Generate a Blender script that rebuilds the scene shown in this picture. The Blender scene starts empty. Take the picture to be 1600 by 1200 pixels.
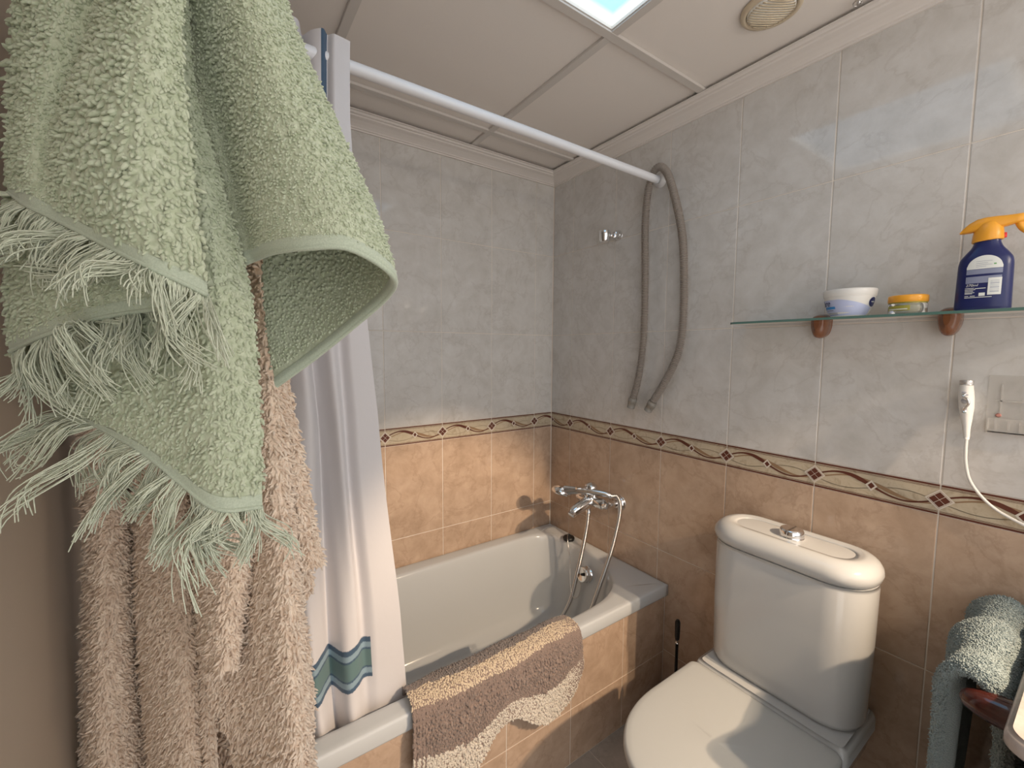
import bpy, math, random
import numpy as np
from mathutils import Vector

random.seed(7)
rng = np.random.default_rng(11)
S = bpy.context.scene
COL = S.collection

# ------------------------------------------------------------------ camera
CAM = np.array([-1.4032, -1.6164, 1.3587])
YAW, PIT, ROL, FOC = 0.58950, -0.07808, 0.00333, 660.0
PPX, PPY = -20.8, -1.4
cf = np.array([math.cos(PIT)*math.sin(YAW), math.cos(PIT)*math.cos(YAW), math.sin(PIT)])
_r = np.array([math.cos(YAW), -math.sin(YAW), 0.0]); _u = np.cross(_r, cf)
cr = math.cos(ROL)*_r + math.sin(ROL)*_u
cu = -math.sin(ROL)*_r + math.cos(ROL)*_u

def at(px, py, d):
    """point of the room seen at photo position px,py at distance d along the view axis"""
    return CAM + d*(cf + cr*(px-800-PPX)/FOC - cu*(py-600-PPY)/FOC)

cam = bpy.data.cameras.new('camera')
cam.sensor_width = 36.0
cam.lens = FOC/1600*36.0
cam.shift_x = -PPX/1600
cam.shift_y = PPY/1600
cam.clip_start = 0.02
co = bpy.data.objects.new('camera', cam); COL.objects.link(co)
from mathutils import Matrix
m = Matrix(((cr[0], cu[0], -cf[0], CAM[0]), (cr[1], cu[1], -cf[1], CAM[1]), (cr[2], cu[2], -cf[2], CAM[2]), (0, 0, 0, 1)))
co.matrix_world = m
S.camera = co

# ------------------------------------------------------------------ world, lights, exposure
w = bpy.data.worlds.new('world'); S.world = w; w.use_nodes = True
w.node_tree.nodes['Background'].inputs['Color'].default_value = (0.93, 0.905, 0.885, 1)
w.node_tree.nodes['Background'].inputs['Strength'].default_value = 1.6
S.view_settings.view_transform = 'Standard'
S.view_settings.look = 'None'
S.view_settings.gamma = 1.0
S.view_settings.use_curve_mapping = False
S.view_settings.exposure = 0.14

def spot_light(name, loc, aim, power, radius, color, size=44, blend=.5):
    l = bpy.data.lights.new(name, 'SPOT'); l.energy = power; l.shadow_soft_size = radius; l.color = color
    l.spot_size = math.radians(size); l.spot_blend = blend
    o = bpy.data.objects.new(name, l); o.location = loc; COL.objects.link(o)
    o.rotation_euler = (Vector(aim)-Vector(loc)).to_track_quat('-Z', 'Y').to_euler()
    return o
# the two warm bulbs of the fitting above the wash basin (right of the frame)
spot_light('mirror_spot_light', (-0.17, -2.28, 1.76), (-.60, -.5, .40), 185.0, 0.016, (1.0, 0.74, 0.50))
spot_light('mirror_spot_light', (-0.30, -2.22, 1.72), (-.66, -.5, .45), 42.0, 0.016, (1.0, 0.76, 0.52))

# ------------------------------------------------------------------ materials
def mat(name, color=(.8, .8, .8), rough=.5, metal=0.0, spec=.5, coat=0.0, trans=0.0, ior=1.45, sheen=0.0, emis=None, es=0.0):
    m = bpy.data.materials.new(name); m.use_nodes = True
    b = m.node_tree.nodes['Principled BSDF']
    b.inputs['Base Color'].default_value = (*color, 1)
    b.inputs['Roughness'].default_value = rough
    b.inputs['Metallic'].default_value = metal
    b.inputs['Specular IOR Level'].default_value = spec
    b.inputs['Coat Weight'].default_value = coat
    b.inputs['Transmission Weight'].default_value = trans
    b.inputs['IOR'].default_value = ior
    b.inputs['Sheen Weight'].default_value = sheen
    if emis:
        b.inputs['Emission Color'].default_value = (*emis, 1); b.inputs['Emission Strength'].default_value = es
    return m

def nd(m, t, **kw):
    n = m.node_tree.nodes.new(t)
    for k, v in kw.items(): setattr(n, k, v)
    return n
def lk(m, a, b): m.node_tree.links.new(a, b)
def bsdf(m): return m.node_tree.nodes['Principled BSDF']

def mix_noise(m, cols, scale, detail=5, rough=.6, dist=0.0, vec=None, lo=.3, hi=.7):
    """base colour from noise through a colour ramp"""
    n = nd(m, 'ShaderNodeTexNoise'); n.inputs['Scale'].default_value = scale; n.inputs['Detail'].default_value = detail
    n.inputs['Roughness'].default_value = rough; n.inputs['Distortion'].default_value = dist
    if vec is None:
        tc = nd(m, 'ShaderNodeTexCoord'); vec = tc.outputs['Object']
    lk(m, vec, n.inputs['Vector'])
    r = nd(m, 'ShaderNodeValToRGB'); el = r.color_ramp.elements
    el[0].position = lo; el[1].position = hi
    el[0].color = (*cols[0], 1); el[1].color = (*cols[-1], 1)
    for i, c in enumerate(cols[1:-1]):
        e = el.new(lo+(hi-lo)*(i+1)/(len(cols)-1)); e.color = (*c, 1)
    lk(m, n.outputs['Fac'], r.inputs['Fac'])
    lk(m, r.outputs['Color'], bsdf(m).inputs['Base Color'])
    return n, r, vec

def bump(m, scale, strength, dist=.001, detail=3, vec=None, kind='ShaderNodeTexNoise'):
    n = nd(m, kind); n.inputs['Scale'].default_value = scale
    if 'Detail' in n.inputs: n.inputs['Detail'].default_value = detail
    if vec is None:
        tc = nd(m, 'ShaderNodeTexCoord'); vec = tc.outputs['Object']
    lk(m, vec, n.inputs['Vector'])
    b = nd(m, 'ShaderNodeBump'); b.inputs['Strength'].default_value = strength; b.inputs['Distance'].default_value = dist
    out = n.outputs['Fac'] if 'Fac' in n.outputs else n.outputs[0]
    lk(m, out, b.inputs['Height']); lk(m, b.outputs['Normal'], bsdf(m).inputs['Normal'])
    return b

def tile_mat(name, cols, vein, rough=.06):
    """glazed stone-look tile: clouds plus thin darker veins"""
    m = mat(name, cols[0], rough, spec=.5)
    n, r, vec = mix_noise(m, cols, 13.0, 9, .68, .35, lo=.32, hi=.68)
    n2 = nd(m, 'ShaderNodeTexNoise'); n2.inputs['Scale'].default_value = 5.5; n2.inputs['Detail'].default_value = 8
    n2.inputs['Roughness'].default_value = .6; n2.inputs['Distortion'].default_value = .35
    lk(m, vec, n2.inputs['Vector'])
    r2 = nd(m, 'ShaderNodeValToRGB'); e = r2.color_ramp.elements
    e[0].position = .478; e[0].color = (0, 0, 0, 1); e[1].position = .522; e[1].color = (0, 0, 0, 1)
    x = e.new(.5); x.color = (.55, .55, .55, 1)
    lk(m, n2.outputs['Fac'], r2.inputs['Fac'])
    n3 = nd(m, 'ShaderNodeTexNoise'); n3.inputs['Scale'].default_value = 60; n3.inputs['Detail'].default_value = 4
    lk(m, vec, n3.inputs['Vector'])
    mul = nd(m, 'ShaderNodeMath', operation='MULTIPLY'); lk(m, r2.outputs['Color'], mul.inputs[0]); lk(m, n3.outputs['Fac'], mul.inputs[1])
    mx = nd(m, 'ShaderNodeMix', data_type='RGBA'); lk(m, mul.outputs[0], mx.inputs['Factor'])
    lk(m, r.outputs['Color'], mx.inputs['A']); mx.inputs['B'].default_value = (*vein, 1)
    lk(m, mx.outputs['Result'], bsdf(m).inputs['Base Color'])
    bump(m, 11, .035, .004, 1, vec)
    return m

M = {}
M['tile_grey'] = tile_mat('grey_marbled_wall_tile', [(.56, .535, .50), (.62, .595, .565), (.67, .65, .625)], (.44, .40, .36))
M['tile_tan'] = tile_mat('tan_marbled_wall_tile', [(.44, .315, .225), (.51, .37, .27), (.58, .43, .32)], (.30, .195, .13))
M['grout'] = mat('cream_grout', (.78, .71, .63), .8)
M['border_cream'] = mat('border_cream', (.52, .44, .33), .25); mix_noise(M['border_cream'], [(.40, .32, .22), (.55, .47, .35), (.50, .42, .30)], 26, 5, .6, 1.5)
M['border_dark'] = mat('border_brown', (.115, .035, .022), .3)
M['border_tan'] = mat('border_tan', (.30, .19, .11), .3)
M['border_light'] = mat('border_light', (.66, .60, .52), .3)
M['floor'] = tile_mat('floor_tile', [(.38, .335, .285), (.44, .39, .34), (.50, .45, .395)], (.3, .25, .2), .3)
M['ceil'] = mat('ceiling_panel_white', (.82, .765, .715), .9); bump(M['ceil'], 260, .25, .001)
M['ceil_bar'] = mat('ceiling_bar_white', (.64, .60, .56), .45)
M['plaster'] = mat('cornice_plaster', (.74, .69, .65), .8); bump(M['plaster'], 180, .12, .001)
M['door'] = mat('door_cream_paint', (.55, .47, .38), .55)
M['dark_gap'] = mat('dark_gap', (.03, .025, .02), .9)
M['porcelain'] = mat('white_porcelain', (.52, .525, .52), .12, coat=.3)
M['enamel'] = mat('bath_enamel', (.57, .59, .60), .14, coat=.2)
M['seat'] = mat('toilet_seat_plastic', (.50, .51, .50), .32)
M['chrome'] = mat('chrome', (.78, .78, .78), .07, 1.0)
M['chrome_hose'] = mat('chrome_hose', (.62, .60, .58), .22, 1.0)
M['black'] = mat('black_rubber', (.012, .012, .012), .4)
M['white_paint'] = mat('white_enamelled_metal', (.78, .78, .80), .3)
M['curtain'] = mat('white_curtain_cloth', (.66, .635, .64), .75, sheen=.2)
M['hose'] = mat('grey_corrugated_plastic', (.30, .26, .225), .5)
M['glass'] = mat('glass_shelf', (.70, .86, .80), .03, trans=1.0, ior=1.5)
M['glass_edge'] = mat('glass_edge_green', (.10, .19, .16), .12)
M['wood'] = mat('varnished_wood', (.20, .07, .025), .25, coat=.5)
M['wood_dark'] = mat('dark_varnished_wood', (.055, .012, .008), .15, coat=.6)
M['plastic_white'] = mat('white_plastic', (.78, .76, .72), .3)
M['navy'] = mat('navy_plastic', (.012, .018, .10), .28)
M['orange'] = mat('orange_plastic', (.85, .38, .035), .3)
M['lab_white'] = mat('label_white', (.75, .76, .72), .5)
M['lab_grey'] = mat('label_grey', (.24, .26, .36), .5)
M['lab_blue'] = mat('label_blue', (.03, .25, .62), .4)
M['lab_pale'] = mat('label_pale_blue', (.50, .55, .76), .35)
M['lab_olive'] = mat('label_olive', (.33, .30, .05), .4)
M['cream_fill'] = mat('cream_contents', (.70, .58, .38), .5)
M['jar_glass'] = mat('jar_glass', (.85, .85, .72), .05, trans=.8, ior=1.4)
M['clear'] = mat('clear_plastic', (.95, .93, .90), .12, trans=.85, ior=1.12)
M['marble'] = tile_mat('worktop_marble', [(.40, .34, .31), (.47, .42, .39), (.52, .48, .45)], (.45, .30, .26), .2)
M['red'] = mat('red_plastic', (.7, .03, .03), .4)

def fabric(name, c1, c2, scale=700):
    m = mat(name, c1, .95, spec=.15, sheen=.35)
    mix_noise(m, [c1, c2], scale, 2, .5, lo=.35, hi=.65)
    return m
M['green'] = fabric('sage_green_terry', (.45, .50, .35), (.58, .625, .475), 260)
M['green_hem'] = fabric('sage_green_hem', (.44, .50, .39), (.52, .58, .46), 900)
M['green_fringe'] = fabric('sage_green_fringe', (.58, .62, .48), (.70, .74, .60), 300)
M['fleece'] = fabric('cream_fleece', (.72, .56, .43), (.88, .74, .60), 120)
M['greytowel'] = fabric('grey_blue_terry', (.27, .335, .335), (.35, .415, .415), 500)
bump(M['greytowel'], 500, .9, .004, 3)

# ------------------------------------------------------------------ mesh helpers
class MB:
    def __init__(self):
        self.v = []; self.f = []; self.mi = []; self.n = 0; self.sm = []; self.uv = None
    def add(self, v, f, mi=0, smooth=False):
        v = np.asarray(v, float).reshape(-1, 3)
        self.v.append(v)
        b = self.n
        for q in f:
            self.f.append([i+b for i in q])
        self.mi += [mi]*len(f); self.sm += [smooth]*len(f)
        self.n += len(v)
        return b
    def addq(self, v, f, mi=0, smooth=True):
        """numpy faces array"""
        self.v.append(v); self.f += (np.asarray(f)+self.n).tolist(); self.mi += [mi]*len(f); self.sm += [smooth]*len(f); self.n += len(v)
    def box(self, lo, hi, mi=0, bev=0.0):
        x0, y0, z0 = lo; x1, y1, z1 = hi
        if bev <= 0:
            v = [(x0, y0, z0), (x1, y0, z0), (x1, y1, z0), (x0, y1, z0), (x0, y0, z1), (x1, y0, z1), (x1, y1, z1), (x0, y1, z1)]
            f = [(0, 3, 2, 1), (4, 5, 6, 7), (0, 1, 5, 4), (1, 2, 6, 5), (2, 3, 7, 6), (3, 0, 4, 7)]
            self.add(v, f, mi)
        else:
            b = bev; v = []; 
            for X, sx in ((x0, 1), (x1, -1)):
                for Y, sy in ((y0, 1), (y1, -1)):
                    for Zz, sz in ((z0, 1), (z1, -1)):
                        v += [(X, Y+sy*b, Zz+sz*b), (X+sx*b, Y, Zz+sz*b), (X+sx*b, Y+sy*b, Zz)]
            def k(i, j, l, a): return ((i*2+j)*2+l)*3+a
            f = []
            for i in (0, 1): f.append([k(i, 0, 0, 0), k(i, 1, 0, 0), k(i, 1, 1, 0), k(i, 0, 1, 0)])
            for j in (0, 1): f.append([k(0, j, 0, 1), k(1, j, 0, 1), k(1, j, 1, 1), k(0, j, 1, 1)])
            for l in (0, 1): f.append([k(0, 0, l, 2), k(1, 0, l, 2), k(1, 1, l, 2), k(0, 1, l, 2)])
            for i in (0, 1):
                for j in (0, 1): f.append([k(i, j, 0, 0), k(i, j, 1, 0), k(i, j, 1, 1), k(i, j, 0, 1)])
            for i in (0, 1):
                for l in (0, 1): f.append([k(i, 0, l, 0), k(i, 1, l, 0), k(i, 1, l, 2), k(i, 0, l, 2)])
            for j in (0, 1):
                for l in (0, 1): f.append([k(0, j, l, 1), k(1, j, l, 1), k(1, j, l, 2), k(0, j, l, 2)])
            for i in (0, 1):
                for j in (0, 1):
                    for l in (0, 1): f.append([k(i, j, l, 0), k(i, j, l, 1), k(i, j, l, 2)])
            self.add(v, f, mi)
    def grid(self, P, mi=0, smooth=True, wrap=False):
        """P: nu x nv x 3; wrap closes along the second axis"""
        nu, nv = P.shape[:2]
        idx = np.arange(nu*nv).reshape(nu, nv)
        if wrap: idx = np.concatenate([idx, idx[:, :1]], 1)
        a = idx[:-1, :-1]; b = idx[1:, :-1]; c = idx[1:, 1:]; d = idx[:-1, 1:]
        F = np.stack([a, b, c, d], -1).reshape(-1, 4)
        self.addq(P.reshape(-1, 3), F, mi, smooth)
    def rings(self, rings, mi=0, cap0=True, cap1=True, smooth=True):
        P = np.array(rings, float); n = P.shape[1]; b = self.n
        self.grid(P, mi, smooth, True)
        if cap0: self.f.append(list(range(b+n-1, b-1, -1))); self.mi.append(mi); self.sm.append(False)
        if cap1:
            e = b+(len(P)-1)*n; self.f.append(list(range(e, e+n))); self.mi.append(mi); self.sm.append(False)
    def lathe(self, prof, org=(0, 0, 0), axis='z', n=32, mi=0, cap0=True, cap1=True, sx=1.0, sy=1.0):
        """prof: list of (radius, height)"""
        a = np.linspace(0, 2*math.pi, n, endpoint=False)
        R = []
        for r, h in prof:
            c = np.cos(a)*r*sx; s = np.sin(a)*r*sy; hh = np.full(n, h)
            if axis == 'z': p = np.stack([c, s, hh], 1)
            elif axis == 'x': p = np.stack([hh, c, s], 1)
            elif axis == '-x': p = np.stack([-hh, s, c], 1)
            else: p = np.stack([s, hh, c], 1)
            R.append(p+np.array(org))
        self.rings(R, mi, cap0, cap1)
    def tube(self, pts, r, n=10, mi=0, caps=True):
        pts = np.asarray(pts, float); k = len(pts)
        rr = np.full(k, r) if np.isscalar(r) else np.asarray(r, float)
        T = np.gradient(pts, axis=0); T /= np.linalg.norm(T, axis=1, keepdims=True)+1e-12
        up = np.array([0, 0, 1.0]) if abs(T[0][2]) < .9 else np.array([1.0, 0, 0])
        N = np.cross(T[0], up); N /= np.linalg.norm(N)
        a = np.linspace(0, 2*math.pi, n, endpoint=False); R = []
        for i in range(k):
            N = N-T[i]*(N@T[i]); N /= np.linalg.norm(N)+1e-12; B = np.cross(T[i], N)
            R.append(pts[i]+rr[i]*(np.outer(np.cos(a), N)+np.outer(np.sin(a), B)))
        self.rings(R, mi, caps, caps)
    def build(self, name, mats, parent=None, **props):
        me = bpy.data.meshes.new(name)
        V = np.concatenate(self.v) if self.v else np.zeros((0, 3))
        org = np.zeros(3)
        me.from_pydata((V).tolist(), [], self.f)
        for m_ in (mats if isinstance(mats, (list, tuple)) else [mats]): me.materials.append(m_)
        me.polygons.foreach_set('material_index', self.mi)
        me.polygons.foreach_set('use_smooth', self.sm)
        me.update()
        o = bpy.data.objects.new(name, me); COL.objects.link(o)
        if parent is not None:
            o.parent = parent
            o.matrix_parent_inverse = Matrix.Translation(-Vector(parent.location))
        for k_, v_ in props.items(): o[k_] = v_
        return o

def thing(name, label, cat, loc, group=None):
    o = bpy.data.objects.new(name, None); COL.objects.link(o); o.location = loc
    o.empty_display_size = .05
    o['label'] = label; o['category'] = cat
    if group: o['group'] = group
    return o
def tag(o, label, cat, group=None):
    o['label'] = label; o['category'] = cat
    if group: o['group'] = group
    return o

def cr_spline(P, n, closed=False):
    """Catmull-Rom through P (k x D) -> n samples"""
    P = np.asarray(P, float); k = len(P)
    if closed:
        t = np.linspace(0, k, n, endpoint=False); i = np.floor(t).astype(int); f = (t-i)[:, None]
        p0, p1, p2, p3 = P[(i-1) % k], P[i % k], P[(i+1) % k], P[(i+2) % k]
    else:
        t = np.linspace(0, k-1, n); i = np.minimum(np.floor(t).astype(int), k-2); f = (t-i)[:, None]
        E = np.concatenate([2*P[:1]-P[1:2], P, 2*P[-1:]-P[-2:-1]])
        p0, p1, p2, p3 = E[i], E[i+1], E[i+2], E[i+3]
    return .5*((2*p1)+(-p0+p2)*f+(2*p0-5*p1+4*p2-p3)*f*f+(-p0+3*p1-3*p2+p3)*f**3)

def surf(C, nu, nv):
    """C: rows x cols x 3 control grid -> nu x nv x 3 (rows, cols)"""
    C = np.asarray(C, float)
    A = cr_spline(C.reshape(C.shape[0], -1), nu).reshape(nu, C.shape[1], 3)
    B = cr_spline(A.transpose(1, 0, 2).reshape(C.shape[1], -1), nv).reshape(nv, nu, 3).transpose(1, 0, 2)
    return B

def normals(P):
    du = np.gradient(P, axis=0); dv = np.gradient(P, axis=1)
    N = np.cross(dv, du); N /= np.linalg.norm(N, axis=2, keepdims=True)+1e-12
    return N
def face_cam(P, N):
    c = P.mean((0, 1)); 
    return N if ((CAM-c)@N.mean((0, 1))) > 0 else -N

def thick_sheet(mb, P, N, t, mi=0, mi_fn=None):
    nu, nv = P.shape[:2]
    mb.grid(P+N*t*.5, mi); mb.grid(P-N*t*.5, mi)
    F = P+N*t*.5; B = P-N*t*.5
    for a, b in ((F[0], B[0]), (F[-1], B[-1]), (F[:, 0], B[:, 0]), (F[:, -1], B[:, -1])):
        mb.grid(np.stack([a, b]), mi)

def tufts(mb, P, N, D, L, R, mi=0, mi_arr=None, sides=5, curl=.35):
    """small teardrop loops: P base, N lift direction, D lean direction (k x 3), L length, R radius arrays"""
    k = len(P)
    T = N*(1-curl)+D*curl; T /= np.linalg.norm(T, axis=1, keepdims=True)+1e-12
    A = np.cross(T, rng.normal(size=(k, 3))); A /= np.linalg.norm(A, axis=1, keepdims=True)+1e-12
    B = np.cross(T, A)
    a = np.linspace(0, 2*math.pi, sides, endpoint=False)
    rings = []
    for t, r in ((-.1, .75), (.45, 1.0), (.85, .62)):
        off = (P+T*(L*t)[:, None]+D*(L*.25*t*t)[:, None])[:, None, :]
        rings.append(off+(R*r)[:, None, None]*(np.cos(a)[None, :, None]*A[:, None, :]+np.sin(a)[None, :, None]*B[:, None, :]))
    tip = (P+T*(L*1.0)[:, None]+D*(L*.35)[:, None])[:, None, :]
    V = np.concatenate(rings+[tip], 1)          # k x (3s+1) x 3
    s = sides; F = []
    for j in range(2):
        for i in range(s):
            F.append((j*s+i, j*s+(i+1) % s, (j+1)*s+(i+1) % s, (j+1)*s+i))
    Fq = np.array(F); Ft = np.array([(2*s+i, 2*s+(i+1) % s, 3*s) for i in range(s)])
    base = (np.arange(k)*(3*s+1))[:, None, None]
    q = (Fq[None]+base).reshape(-1, 4)+mb.n; t3 = (Ft[None]+base).reshape(-1, 3)+mb.n
    mb.v.append(V.reshape(-1, 3)); mb.n += V.shape[0]*V.shape[1]
    mb.f += q.tolist(); mb.f += t3.tolist()
    if mi_arr is None: mb.mi += [mi]*(len(q)+len(t3))
    else: mb.mi += np.repeat(mi_arr, len(Fq)).tolist()+np.repeat(mi_arr, len(Ft)).tolist()
    mb.sm += [True]*(len(q)+len(t3))

def scatter(C, sp, vmax=1.0, vmin=0.0, jit=.45):
    """resample a control surface to cells of about sp metres; returns P, N, U(dir down) jittered"""
    P = surf(C, 40, 40)
    lu = np.linalg.norm(np.diff(P, axis=0), axis=2).sum(0); lv = np.linalg.norm(np.diff(P, axis=1), axis=2).sum(1)
    nu = max(4, int(np.percentile(lu, 80)/sp)); nv = max(4, int(np.percentile(lv, 80)/sp))
    Q = surf(C, nu, nv); N = face_cam(Q, normals(Q))
    du = np.gradient(Q, axis=0); dv = np.gradient(Q, axis=1)
    J = rng.uniform(-jit, jit, (nu, nv, 2))
    Pj = Q+du*J[..., :1]+dv*J[..., 1:]
    cell = np.sqrt(np.linalg.norm(np.cross(du, dv), axis=2))
    D = du/(np.linalg.norm(du, axis=2, keepdims=True)+1e-12)
    u = np.linspace(0, 1, nu)[:, None].repeat(nv, 1); v = np.linspace(0, 1, nv)[None].repeat(nu, 0)
    k = (u <= vmax) & (u >= vmin) & (cell > sp*.25)
    return Pj[k], N[k], D[k], cell[k], u[k], v[k]

# =================================================================== STRUCTURE
T = .25; TH = .3862; G = .0028
ZT, ZB = 1.047, .9747
SR = [-(.1375+T*k) for k in range(0, 10)]
SBK = [-(.1106+T*k) for k in range(0, 7)]
ZL = [ZB-.3877*k for k in range(0, 4)]
ZU = [ZT+.3848*k for k in range(0, 4)]
CEIL = 2.19

def tiles(mb, axis, edges, zs, mi, lo, hi, zlo, zhi, base, out):
    """proud tiles with eased edges on the plane axis=base; out = +-1 direction of the face"""
    e = sorted([lo, hi]+[q for q in edges if lo+.004 < q < hi-.004]); z = sorted([zlo, zhi]+[q for q in zs if zlo+.004 < q < zhi-.004])
    h = .0015; b = .0012
    for i in range(len(e)-1):
        for j in range(len(z)-1):
            a0 = e[i]+(G/2); a1 = e[i+1]-(G/2)
            c0 = z[j]+G/2; c1 = z[j+1]-G/2
            if a1-a0 < .004 or c1-c0 < .004: continue
            q = [(a0, c0, 0), (a1, c0, 0), (a1, c1, 0), (a0, c1, 0), (a0, c0, h*.6), (a1, c0, h*.6), (a1, c1, h*.6), (a0, c1, h*.6),
                 (a0+b, c0+b, h), (a1-b, c0+b, h), (a1-b, c1-b, h), (a0+b, c1-b, h)]
            v = []
            for p_, z_, hh in q:
                v.append((base+out*hh, p_, z_) if axis == 0 else (p_, base+out*hh, z_))
            f = [(8, 9, 10, 11)]
            for k in range(4): f += [(k, (k+1) % 4, 4+(k+1) % 4, 4+k), (4+k, 4+(k+1) % 4, 8+(k+1) % 4, 8+k)]
            if (out < 0) == (axis == 0): pass
            mb.add(v, f, mi)

# right wall
mb = MB()
mb.box((.0015, -2.5, 0), (.10, .10, 2.30), 0)
tiles(mb, 0, SR, ZU, 1, -2.5, -.0015, ZT, 2.16, .0015, -1)
tiles(mb, 0, SR, ZL, 2, -2.5, -.0015, 0, ZB, .0015, -1)
mb.build('wall_right', [M['grout'], M['tile_grey'], M['tile_tan']], kind='structure')
# back wall
mb = MB()
mb.box((-1.62, .0015, 0), (.0015, .10, 2.30), 0)
tiles(mb, 1, SBK, ZU, 1, -1.60, -.0015, ZT, 2.16, .0015, -1)
tiles(mb, 1, SBK, ZL, 2, -1.60, -.0015, 0, ZB, .0015, -1)
mb.build('wall_back', [M['grout'], M['tile_grey'], M['tile_tan']], kind='structure')
# left wall
mb = MB()
mb.box((-1.72, -1.95, 0), (-1.6215, .10, 2.30), 0)
tiles(mb, 0, [-(.05+T*k) for k in range(9)], ZU, 1, -1.95, -.0015, ZT, 2.16, -1.6215, 1)
tiles(mb, 0, [-(.05+T*k) for k in range(9)], ZL, 2, -1.95, -.0015, 0, ZB, -1.6215, 1)
mb.build('wall_left', [M['grout'], M['tile_grey'], M['tile_tan']], kind='structure')
# floor
mb = MB()
mb.box((-1.72, -2.5, -.08), (.10, .10, -.0015), 0)
for i in range(6):
    for j in range(8):
        x0 = -1.72+i*.33; y0 = -2.5+j*.33
        x1 = min(x0+.33, .0); y1 = min(y0+.33, 0.0)
        if x1-x0 < .02 or y1-y0 < .02: continue
        mb.box((x0+.0015, y0+.0015, -.01), (x1-.0015, y1-.0015, 0), 1)
mb.build('floor', [M['grout'], M['floor']], kind='structure')
# apron of the bath, tiled
mb = MB()
mb.box((-1.6, -.6785, 0), (-.001, -.655, .425), 0)
tiles(mb, 1, [-.24, -.49, -.745, -.995, -1.245], [.1995-.005], 1, -1.6, -.004, .001, .424, -.6785, -1)
mb.build('wall_bath_apron', [M['grout'], M['tile_tan']], kind='structure')

# decorated border: cream strip, dark lines, waves and diamonds as thin inlays
def border(name, axis, s0, s1, first, step_dir, base, out):
    """s runs away from the room corner; seams at first + k*T"""
    mb = MB(); H = ZT-ZB
    def W(s, z, h):
        return (base+out*h, -s, z) if axis == 0 else (-s, base+out*h, z)
    def poly(pts, h, mi): mb.add([W(s, z, h) for s, z in pts], [list(range(len(pts)))], mi)
    def strip(a, b, h, mi):
        n = len(a); v = [W(*p, h) for p in a]+[W(*p, h) for p in b]
        mb.add(v, [(i, i+1, n+i+1, n+i) for i in range(n-1)], mi)
    k0 = 0; seams = [first+T*k for k in range(-1, 12)]
    for k in range(len(seams)-1):
        a = max(seams[k]+G/2, s0); b = min(seams[k+1]-G/2, s1)
        if b-a < .004: continue
        z0 = ZB+G/2; z1 = ZT-G/2
        v = [W(a, z0, 0), W(b, z0, 0), W(b, z1, 0), W(a, z1, 0), W(a, z0, .0014), W(b, z0, .0014), W(b, z1, .0014), W(a, z1, .0014)]
        mb.add(v, [(4, 5, 6, 7), (0, 1, 5, 4), (1, 2, 6, 5), (2, 3, 7, 6), (3, 0, 4, 7)], 0)
        for zz, th in ((z1-.0035, .0045), (z0-.001, .0045)):
            poly([(a, zz), (b, zz), (b, zz+th), (a, zz+th)], .0017, 1)
        for zz, th in ((z1-.0064, .001), (z1-.0085, .0007), (z0+.0048, .001), (z0+.0068, .0007)):
            poly([(a, zz), (b, zz), (b, zz+th), (a, zz+th)], .0017, 1)
        # waves across this tile (clipped to a..b)
        zc = (ZT+ZB)/2; A = .014
        sg = np.linspace(a, b, 40); t = (sg-seams[k])/T
        if step_dir < 0: t = 1-t
        def wave(ph, amp, wmid, wmin, mi, h, pk):
            c = zc+amp*np.sin(2*math.pi*(t+ph))
            wd = wmin+(wmid-wmin)*np.exp(-((t-pk)/.13)**2)
            strip(list(zip(sg, c+wd/2)), list(zip(sg, c-wd/2)), h, mi)
        wave(-.09, .016, .0105, .0034, 2, .0018, .62)
        wave(.0, .0205, .0115, .0042, 1, .0020, .40)
        for pts in (.22, .75):   # hairline leaf veins
            c = zc-.006+.013*np.sin(2*math.pi*(t+.5)); strip(list(zip(sg, c+.0005)), list(zip(sg, c-.0005)), .00175, 2)
        # small diamond at mid tile
        for cs, rr, mi, h in ((seams[k]+T/2, .0145, 3, .0022), (seams[k]+T/2, .0085, 1, .0024)):
            if s0+.001 < cs < s1-.001:
                q = [(cs-rr*.85, zc), (cs, zc+rr), (cs+rr*.85, zc), (cs, zc-rr)]
                poly([(min(max(x, s0), s1), z) for x, z in q], h, mi)
    for s in seams:
        if not (s0 < s < s1): continue
        zc = (ZT+ZB)/2
        def dia(cs, cz, r, h, mi): poly([(cs-r, cz), (cs, cz+r), (cs+r, cz), (cs, cz-r)], h, mi)
        dia(s, zc, .0255, .0026, 3); dia(s, zc, .0212, .0028, 2); dia(s, zc, .0202, .0029, 3)
        for dx, dz in ((0, .0095), (0, -.0095), (.0095, 0), (-.0095, 0)): dia(s+dx, zc+dz, .0088, .0031, 1)
    return mb.build(name, [M['border_cream'], M['border_dark'], M['border_tan'], M['border_light']], kind='structure')
border('trim_1', 0, .003, 2.5, .1375, 1, .0015, -1)
border('trim_2', 1, .003, 1.6, .1106, -1, .0015, -1)

# ceiling: recessed panels with the lit cell left open, bars, cornice
gx = [-.0, -.4945, -1.0905, -1.62]; gy = [.0, -.19, -.79, -1.39, -1.99, -2.5]
mb = MB()
for i in range(3):
    for j in range(5):
        if i == 1 and j == 2: continue
        mb.box((gx[i+1], gy[j+1], CEIL+.009), (gx[i], gy[j], CEIL+.02), 0)
mb.build('ceiling', [M['ceil']], kind='structure')
mb = MB(); bw = .012
for x in gx[1:3]: mb.box((x-bw, -2.5, CEIL), (x+bw, -.06, CEIL+.0087), 0, .0008)
for y in gy[1:5]: mb.box((-1.60, y-bw, CEIL-.0006), (-.06, y+bw, CEIL+.0085), 0, .0008)
mb.build('trim_3', [M['ceil_bar']], kind='structure')
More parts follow.
